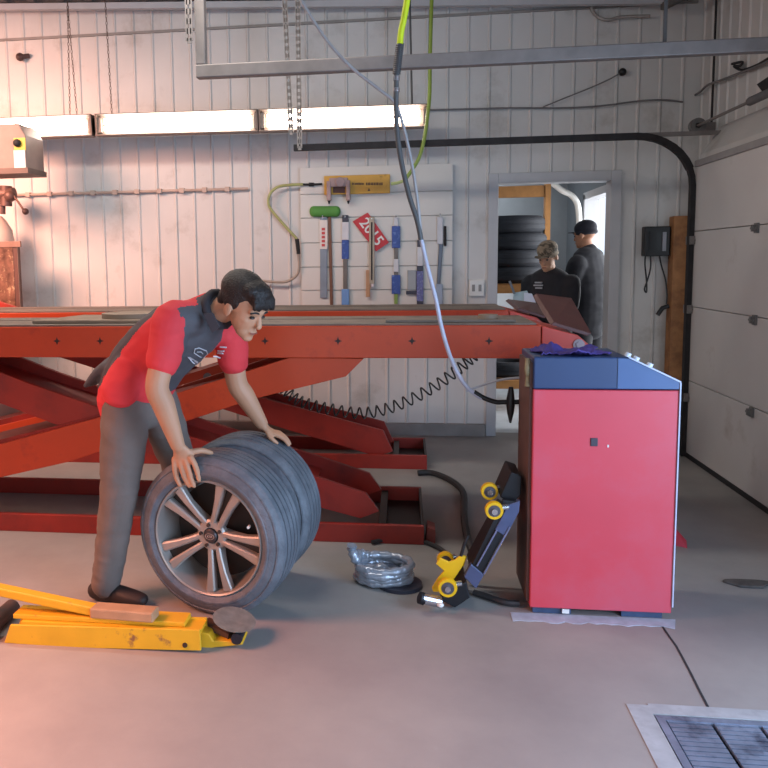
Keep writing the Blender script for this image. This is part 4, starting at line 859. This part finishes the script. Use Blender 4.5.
# ---------------------------------------------------------------- bending man
man = thing('person', 'man in red and grey work shirt and grey trousers bending to hold two wheels', 'person', (-1.2, 3.3, 0))
left = Vector((.56, .83, 0)).normalized()
hipN = Vector((-1.205, 3.19, .86)); hipF = Vector((-1.12, 3.40, .86))
chain_t = [(Vector((-1.20, 3.31, .91)), .165, .135), (Vector((-1.135, 3.29, 1.035)), .165, .14), (Vector((-1.01, 3.26, 1.145)), .185, .135), (Vector((-.905, 3.24, 1.215)), .19, .115), (Vector((-.84, 3.23, 1.262)), .125, .075)]
shN = P(173, 322, 3.09); elN = P(157, 386, 3.00); wrN = P(178, 446, 3.045)
shF = P(229, 331, 3.42); elF = P(237, 383, 3.45); wrF = P(262, 424, 3.50)
hc = P(243.5, 306.5, 3.14); hs = 1.03
hf = Vector((.80, -.48, -.52)); HR = frame(hf)
nk = P(212, 310, 3.2)
def body_geo(mb, inner=-.018):
    mb.blobtube([(p, a + inner, b + inner) for p, a, b in chain_t], left)
    mb.blobtube([(nk + Vector((-.02, .01, -.02)), .062, .062), (nk.lerp(hc, .5), .055, .055), (hc + HR @ Vector((-.03, 0, -.03)), .055, .055)], left, 16)
    head_geo(mb, hc, HR, hs)
    for sh, el, wr in ((shN, elN, wrN), (shF, elF, wrF)):
        mid = el.lerp(wr, .3)
        mb.blobtube([(sh, .058, .058), (sh.lerp(el, .5), .052, .052), (el, .048, .048), (mid, .047, .046), (el.lerp(wr, .7), .038, .035), (wr, .030, .026)], (1, 0, 0), 16)
    # near hand over the sidewall
    h3 = lambda a, b, y: P(a, b, y)
    mb.blobtube([(wrN, .026, .020), (h3(182, 453, 3.058), .040, .018), (h3(184, 462, 3.066), .043, .016)], (1, 0, 0), 16)
    for fk_, pts in enumerate((((191, 458), (195, 465), (197.6, 473), (199, 480)), ((185.5, 460), (188.5, 469), (191, 478), (194, 486)), ((180, 461), (182.2, 470), (185.5, 479), (189.5, 486)), ((174.5, 459), (174.8, 468), (176.5, 477), (180, 485)))):
        finger(mb, [h3(a, b, 3.050 + .0055 * fk_ + .002 * i - (.006 if i == 1 else 0)) for i, (a, b) in enumerate(pts)], .0122)
    finger(mb, [h3(186, 453, 3.062), h3(194, 451.5, 3.07), h3(202, 450.5, 3.09), h3(211, 453, 3.12)], .0135)
    # far hand on the rear tread
    mb.blobtube([(wrF, .024, .020), (h3(268, 430, 3.51), .034, .015), (h3(275, 433.5, 3.52), .036, .014)], (0, 1, 0), 16)
    for k, yy in enumerate((3.49, 3.512, 3.535, 3.556)):
        L_ = (1, 1.1, 1.05, .85)[k]; dy = (2.2, .8, -.6, -2)[k]
        finger(mb, [h3(274, 433 + dy * .6, yy), h3(274 + 6 * L_, 434.5 + dy, yy), h3(274 + 11 * L_, 438 + dy, yy), h3(274 + 14.5 * L_, 443 + dy, yy)], .0102)
    finger(mb, [h3(267, 430, 3.49), h3(269, 436, 3.475), h3(273, 440, 3.47), h3(277, 443, 3.475)], .011)
footN = Vector((-1.30, 3.17, 0)); kneeN = P(119, 493, 3.17); ankN = P(106, 585, 3.17)
kneeF = P(182, 476, 3.47); ankF = Vector((-1.10, 3.68, .10))
thN = P(124, 440, 3.17); 
b = MB(); body_geo(b)
for hip, kn, an in ((hipN, kneeN, ankN), (hipF, kneeF, ankF)):
    b.blobtube([(hip, .07, .07), (hip.lerp(kn, .5), .06, .06), (kn, .048, .048), (kn.lerp(an, .4), .045, .045), (an, .03, .03)], (1, 0, 0), 14)
remesh(b, 'body', .005, skin, man, 2)
face_bits(man, hc, HR, hs)
# hair
q = MB(); Hh = lambda o, r: q.ball(hc + HR @ (Vector(o) * hs), Vector(r) * hs, HR)
Hh((-.028, 0, .058), (.103, .086, .082)); Hh((.030, 0, .088), (.062, .07, .042)); Hh((.074, 0, .062), (.025, .058, .026)); Hh((-.075, 0, .0), (.045, .066, .06)); Hh((-.02, .062, .03), (.05, .024, .045)); Hh((-.02, -.062, .03), (.05, .024, .045))
for k in range(9): y = -.052 + .013 * k; q.blobtube([(hc + HR @ (Vector(p) * hs), .011, .009) for p in ((.05, y * .8, .10), (.085, y, .075), (.094, y * 1.05 + .004, .046 + .006 * math.sin(k * 2.3)))], (0, 0, 1), 8)
remesh(q, 'hair', .006, hairm, man, 1)
# shirt
q = MB(); q.blobtube([(p, a + .006, b + .006) for p, a, b in chain_t], left)
q.blobtube([(Vector((-1.205, 3.30, .865)), .165, .125), (Vector((-1.185, 3.30, .93)), .172, .136), (Vector((-1.09, 3.28, 1.06)), .168, .128)], left)
q.blobtube([(P(124, 356, 3.30), .08, .03), (P(108, 368, 3.31), .11, .036), (P(93, 382, 3.32), .09, .016)], (0, 1, 0))
q.blobtube([(P(132, 366, 3.17), .08, .07), (P(118, 393, 3.14), .082, .06)], (1, 0, 0))
for sh, el, c in ((shN, elN, .62), (shF, elF, .58)):
    q.blobtube([(sh + Vector((.05, .06, -.0)) * (1 if sh is shN else -.4), .085, .08), (sh, .083, .085), (sh.lerp(el, .4), .072, .082), (sh.lerp(el, c), .068, .078)], (1, 0, 0), 18)
q.blobtube([(P(205, 312, 3.22), .085, .07), (P(212, 306, 3.21), .075, .06)], left)
o = remesh(q, 'shirt', .007, [shirtr, shirtg], man, 5, wr=.0045, wf=11)
up_ = (chain_t[3][0] - chain_t[0][0]).normalized(); fw = left.cross(up_).normalized(); rl_ = root_loc(man)
me = o.data
bmx = []
for p in me.polygons:
    c = p.center + rl_; rel = c - chain_t[2][0]; u = rel.dot(up_); lt_ = rel.dot(left); fr = rel.dot(fw); n_ = p.normal
    dN = ((c - shN.lerp(elN, .5)).length < .17 and lt_ < -.11); dF = (c - shF.lerp(elF, .5)).length < .15 and lt_ > .14
    g = False
    if fr > .045 and not dN and not dF and u > -.17 and -.125 < lt_ < .165: g = True
    if fr + .05 * n_.dot(fw) < -.045 and u < .13 and not dN: g = True
    if fr < -.045 and u < -.14 and lt_ > -.06: g = True
    if fr > 0 and (c - (nk + Vector((0, 0, -.02)))).length < .10: g = True
    ta = P(110, 366, 3.31); tb = P(86, 386, 3.32); tt = max(0, min(1, (c - ta).dot(tb - ta) / (tb - ta).length_squared))
    if (c - ta.lerp(tb, tt)).xz.length < .035 and c.y > 3.2: g = True
    p.material_index = 1 if g else 0
# slit hem flap behind
# collar
q = MB(); cpt = []
ax = (hc - nk).normalized()
for k in range(14):
    a = 2 * PI * k / 14; cpt.append(nk + Vector((-.0, 0, -.0)) + (left * math.cos(a) + left.cross(ax).normalized() * math.sin(a)) * .069 + ax * (.035 + .012 * math.sin(a)))
cpt.append(cpt[0]); q.tube(cpt, .02, 8, ); q.prism([P(203, 314, 3.07), P(212, 313, 3.06), P(219, 327, 3.06), P(212, 333, 3.05)], (0, .02, 0)); q.build('collar', mat('collar_dark', '37353a', .8), man, smooth=60)
# chest badges
dg_ = bpy.context.evaluated_depsgraph_get()
def on_shirt(px, py):
    org = Vector((0, 0, H)); d = ray(px, py).normalized(); hit, loc, nn, _ = o.ray_cast(org - rl_, d)
    return (loc + rl_ - d * .007, nn) if hit else (P(px, py, 3.05), Vector((0, -1, 0)))
def patch(name, pts, m, closed=True, r=.0022, fill=False):
    ps = [on_shirt(*p)[0] for p in pts]; q = MB()
    if fill: q.prism([p_ - ray(195, 360).normalized() * .012 for p_ in ps], ray(200, 350).normalized() * .02)
    else: q.tube(ps + ([ps[0]] if closed else []), r, 6)
    return q.build(name, m, man)
bdg = mat('badge_white', 'c8c8cc', .6)
patch('chest_badge', [(195, 349), (199, 348), (206.5, 351), (207.5, 354), (204, 357.5), (200, 357), (194, 353)], bdg)
patch('chest_badge', [(197, 352), (201, 352), (203, 354)], bdg, False, .0018)
patch('chest_badge', [(187.5, 357), (190, 357), (198.5, 362), (197, 364.5), (193, 363.5)], bdg, fill=True)
for a_, b_ in (((220, 347), (226.5, 347.5)), ((218, 351), (224, 351)), ((217.5, 353), (223, 353.5)), ((213.5, 356.5), (220, 358))): patch('name_patch', [a_, ((a_[0] + b_[0]) / 2, a_[1] + .2), b_], bdg, False, .0035)
# trousers
q = MB()
q.blobtube([(Vector((-1.19, 3.24, .85)), .105, .105), (Vector((-1.12, 3.36, .86)), .105, .105)], (0, 0, 1))
q.blobtube([(hipN + Vector((0, .02, .0)), .100, .10), (P(124, 430, 3.18), .098, .105), (thN + Vector((0, 0, -.0)), .098, .1), (P(121, 470, 3.17), .088, .092), (kneeN, .080, .085), (P(114, 530, 3.17), .073, .08), (P(109, 565, 3.17), .066, .073), (P(106, 583, 3.17), .064, .07)], (1, 0, 0))
q.blobtube([(hipF + Vector((0, -.02, .0)), .10, .10), (hipF.lerp(kneeF, .5), .088, .09), (kneeF, .078, .08), (kneeF.lerp(ankF, .5), .068, .07), (ankF, .06, .06)], (1, 0, 0))
remesh(q, 'trousers', .008, pants, man, 4, wr=.005, wf=9)
q = MB(); cb = P(88, 377, 3.25); 
def shoe_geo(q, an, d, s=1):
    d = Vector(d).normalized(); sd = Vector((-d.y, d.x, 0)); A = Vector((an.x, an.y, 0))
    q.blobtube([(A - d * .055 + Vector((0, 0, .045)), .036, .04), (A + d * .03 + Vector((0, 0, .045)), .04, .042), (A + d * .12 + Vector((0, 0, .038)), .044, .034), (A + d * .18 + Vector((0, 0, .032)), .036, .026)], sd, 16)
    q.blobtube([(A + Vector((0, 0, .05)), .042, .045), (A + Vector((0, 0, .12)), .042, .042)], sd, 16)
q = MB(); shoe_geo(q, ankN, (.95, -.2, 0)); o1 = remesh(q, 'shoe', .008, shoe, man, 2)
q = MB(); shoe_geo(q, ankF, (.95, -.3, 0)); remesh(q, 'shoe', .008, shoe, man, 2)
# ---------------------------------------------------------------- standing people in the doorway
def stander(label, loc, ht, rz, jacket, trouser, capm, sk, arms, lean=0., camo=False):
    t = thing('person', label, 'person', (0, 0, 0)); s = ht / 1.75
    S = lambda p: Vector(p) * s
    hd = Vector((.055 + lean, 0, 1.61)) * s; R = frame((.94, 0, -.34 if lean else -.12)); hsz = .96
    b = MB(); tor = [((0, 0, .93), .15, .11), ((.0, 0, 1.1), .14, .10), ((.01 + lean * .3, 0, 1.27), .18, .11), ((.015 + lean * .6, 0, 1.40), .15, .075)]
    b.blobtube([(S(p), a * s, c * s) for p, a, c in tor], (0, 1, 0))
    b.blobtube([(S((.01 + lean * .6, 0, 1.40)), .055, .055), (hd - Vector((.01, 0, .05)), .052, .052)], (0, 1, 0), 14)
    head_geo(b, hd, R, hsz)
    for y in (-1, 1):
        b.blobtube([(S((0, .09 * y, .92)), .07, .07), (S((.01, .1 * y, .5)), .05, .05), (S((-.01, .1 * y, .09)), .035, .035)], (0, 1, 0), 12)
        sh = S((.01 + lean * .5, .185 * y, 1.37)); el, wr, hdir = [Vector(v) * s for v in arms[0 if y < 0 else 1]]
        b.blobtube([(sh, .05, .05), (el, .04, .04), (wr, .027, .024)], (0, 0, 1), 12)
        hd_ = hdir.normalized(); sdv = hd_.cross(Vector((0, 0, 1))).normalized()
        b.blobtube([(wr, .026, .02), (wr + hd_ * .07, .036, .015)], sdv, 12)
        for k in range(4):
            o_ = sdv * (.027 - .018 * k); L_ = (.07, .08, .075, .06)[k]
            b.blobtube([(wr + hd_ * .07 + o_, .009, .009), (wr + hd_ * (.07 + L_ * .5) + o_ + Vector((0, 0, -.004)), .009, .009), (wr + hd_ * (.07 + L_ * .9) + o_ + Vector((0, 0, -.022)), .008, .008)], sdv, 8)
        b.blobtube([(wr + hd_ * .02 + sdv * .025 , .010, .010), (wr + hd_ * .055 + sdv * .05, .009, .009), (wr + hd_ * .08 + sdv * .052, .008, .008)], sdv, 8)
    remesh(b, 'body', .008, sk, t, 2); face_bits(t, hd, R, hsz)
    q = MB(); q.blobtube([(S((0, 0, .84)), .175 * s, .13 * s)] + [(S(p), (a + .035) * s, (c + .04) * s) for p, a, c in tor], (0, 1, 0))
    q.blobtube([(S((.0 + lean * .6, 0, 1.40)), .085, .085), (S((.01 + lean * .75, 0, 1.475)), .068, .068)], (0, 1, 0))
    for y in (-1, 1):
        sh = S((.01 + lean * .5, .185 * y, 1.36)); el, wr, hdir = [Vector(v) * s for v in arms[0 if y < 0 else 1]]
        q.blobtube([(sh, .085, .085), (el, .065, .065), (el.lerp(wr, .9), .05, .05)], (0, 0, 1), 14)
    remesh(q, 'jacket', .011, jacket, t, 4, wr=.006, wf=9)
    q = MB()
    for y in (-1, 1): q.blobtube([(S((0, .08 * y, .92)), .1, .1), (S((.01, .1 * y, .5)), .08, .08), (S((-.01, .1 * y, .08)), .065, .065)], (0, 1, 0), 14)
    remesh(q, 'trousers', .012, trouser, t, 3)
    for y in (-1, 1): q = MB(); shoe_geo(q, S((-.01, .1 * y, 0)), (1, 0, 0)); remesh(q, 'shoe', .01, shoe, t, 2)
    # cap
    Hc = lambda o_, r: q.ball(hd + R @ (Vector(o_) * hsz), Vector(r) * hsz, R)
    q = MB(); Hc((-.012, 0, .062), (.108, .087, .078)); Hc((-.02, 0, .018), (.104, .087, .036)); remesh(q, 'cap', .007, capm, t, 3)
    q = MB(); vs = []; fs = []
    ring = []
    for k in range(13):
        a = -PI * .42 + PI * .84 * k / 12; ring.append(hd + R @ (Vector((.055 + .105 * math.cos(a), .078 * math.sin(a), .040 + .012 * math.cos(a * 1.0) - .012)) * hsz))
    q.prism(ring, (0, 0, .006)); q.build('cap_brim', capm, t)
    t.location = loc; t.rotation_euler = (0, 0, rz)
    return t, s
J1 = Vector((1.635, 7.26, 0))
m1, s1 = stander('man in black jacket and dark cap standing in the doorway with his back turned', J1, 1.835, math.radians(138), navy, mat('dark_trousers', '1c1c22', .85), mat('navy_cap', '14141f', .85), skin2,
    [((.08, -.24, 1.1), (.24, -.16, 1.02), (1, .3, 0)), ((.08, .24, 1.1), (.24, .16, 1.02), (1, -.3, 0))])
camo = mat('camouflage_cap', '8a7a66', .85, 0, .2, 20, dirt='4a4034', dscale=26, dlo=.48, dhi=.54)
m2, s2 = stander('man in patterned cap and black jacket reading papers in the doorway', Vector((1.235, 6.84, 0)), 1.63, math.radians(236), mat('black_jacket', '1d1b20', .85, 0, .2, 12), mat('dark_trousers', '1c1c22'), camo, skin,
    [((.06, -.21, 1.10), (.26, -.14, 1.14), (1, -.1, .1)), ((.10, .18, 1.08), (.28, -.02, 1.12), (1, -.3, .1))], lean=.05)
q = MB(); q.ball((0, 0, 0), .01)
for k, (yy, zz_, w_) in enumerate(((-.05, 1.285, .06), (-.05, 1.262, .08), (-.045, 1.24, .06))):
    q = MB(); q.box((.0, yy - w_ / 2, zz_ - .006), (.166, yy + w_ / 2, zz_ + .006)); q.build('jacket_print', mat('print_grey', '9a9a9e', .6), m2, local=True, label='grey printed mark on the jacket chest')
# papers
pc = P(521, 294, 6.62)
q = MB(); q.prism([P(512, 306, 6.60), P(514, 293, 6.66), P(527, 291, 6.66), P(534, 304, 6.60)], (.0, .004, .003)); tag(q.build('paper_sheet', mat('paper_teal', 'a8c0c8', .6)), 'pale blue-green sheet of paper held in the doorway', 'paper', 'papers the capped man holds')
q = MB(); q.prism([P(524, 303, 6.58), P(524, 293, 6.62), P(532, 294, 6.62), P(536, 303, 6.58)], (.0, .004, .003)); tag(q.build('paper_sheet', mat('paper_white', 'd4dcec', .6)), 'white sheet on top of the pale blue-green one in the doorway', 'paper', 'papers the capped man holds')
q = MB(); q.tube([P(509.5, 281, 6.63), P(514.5, 294, 6.63)], .01, 8); tag(q.build('pen', mat('pen_grey', '7c848c', .4), smooth=True), 'grey rod standing up beside the papers in the doorway', 'pen')
# ================================================================ LIGHT
def area(name, loc, rot, sx, sy, e, c):
    l = bpy.data.lights.new(name, 'AREA'); l.shape = 'RECTANGLE'; l.size = sx; l.size_y = sy; l.energy = e; l.color = c
    o = bpy.data.objects.new(name, l); o.location = loc; o.rotation_euler = rot; col.objects.link(o); return o
area('daylight_side_door', (2.42, .75, 1.22), (0, PI / 2, 0), 2.3, 3.2, 265, (.46, .68, 1.0))
area('daylight_front_door', (-.6, -4.05, 1.45), (PI / 2, 0, 0), 3.9, 2.8, 45, (.86, .93, 1.0))
area('flare_tint_floor_fill', (-3.9, 1.6, 2.7), (0, math.radians(-28), 0), 1.6, 1.6, 150, (1.0, .36, .22)).data.spread = math.radians(85)  # added warm fill, imitates the lens flare tint over the left floor
area('flare_tint_wall_fill', (-4.2, 4.2, 3.0), (math.radians(58), 0, math.radians(-8)), 1.4, .8, 120, (1.0, .48, .34)).data.spread = math.radians(110)  # second unseen fill, tints the left back wall like the flare
area('added_wall_fill', (-2.0, 3.9, 3.45), (math.radians(20), 0, 0), 3.0, .4, 85, (1.0, .93, .86))  # no fixture hangs here: fill added to brighten the back wall
area('back_room_daylight', (2.7, 7.6, 1.3), (0, math.radians(80), 0), 2.0, 1.6, 90, (.95, .97, 1.0))
area('added_back_room_fill', (.8, 8.6, 2.55), (0, 0, 0), .8, .8, 14, (.9, .95, 1.0))  # added unseen fill that lifts the back room floor
wd_ = bpy.data.worlds.new('World'); sc.world = wd_; wd_.use_nodes = True; bg = wd_.node_tree.nodes['Background']; bg.inputs[0].default_value = (.78, .88, 1, 1); bg.inputs[1].default_value = 1.5
# ================================================================ CAMERA
cam = bpy.data.cameras.new('Camera'); co = bpy.data.objects.new('Camera', cam); col.objects.link(co); sc.camera = co
cam.sensor_width = 36; cam.sensor_fit = 'HORIZONTAL'; cam.lens = 36 * FPX / 768; cam.shift_x = (384 - PPX) / 768; cam.shift_y = -(384 - PPY) / 768
cam.clip_start = .05
rx = Vector((cX.x, cY.x, cZ.x)); ry = Vector((cX.y, cY.y, cZ.y)); rz_ = Vector((cX.z, cY.z, cZ.z))
Mc = Matrix((( rx.x, ry.x, -rz_.x), (rx.y, ry.y, -rz_.y), (rx.z, ry.z, -rz_.z)))
co.matrix_world = Matrix.Translation((0, 0, H)) @ Mc.to_4x4()
sc.view_settings.view_transform = 'Standard'; sc.view_settings.look = 'None'; sc.view_settings.gamma = 1; sc.view_settings.use_curve_mapping = False
sc.view_settings.exposure = -0.27
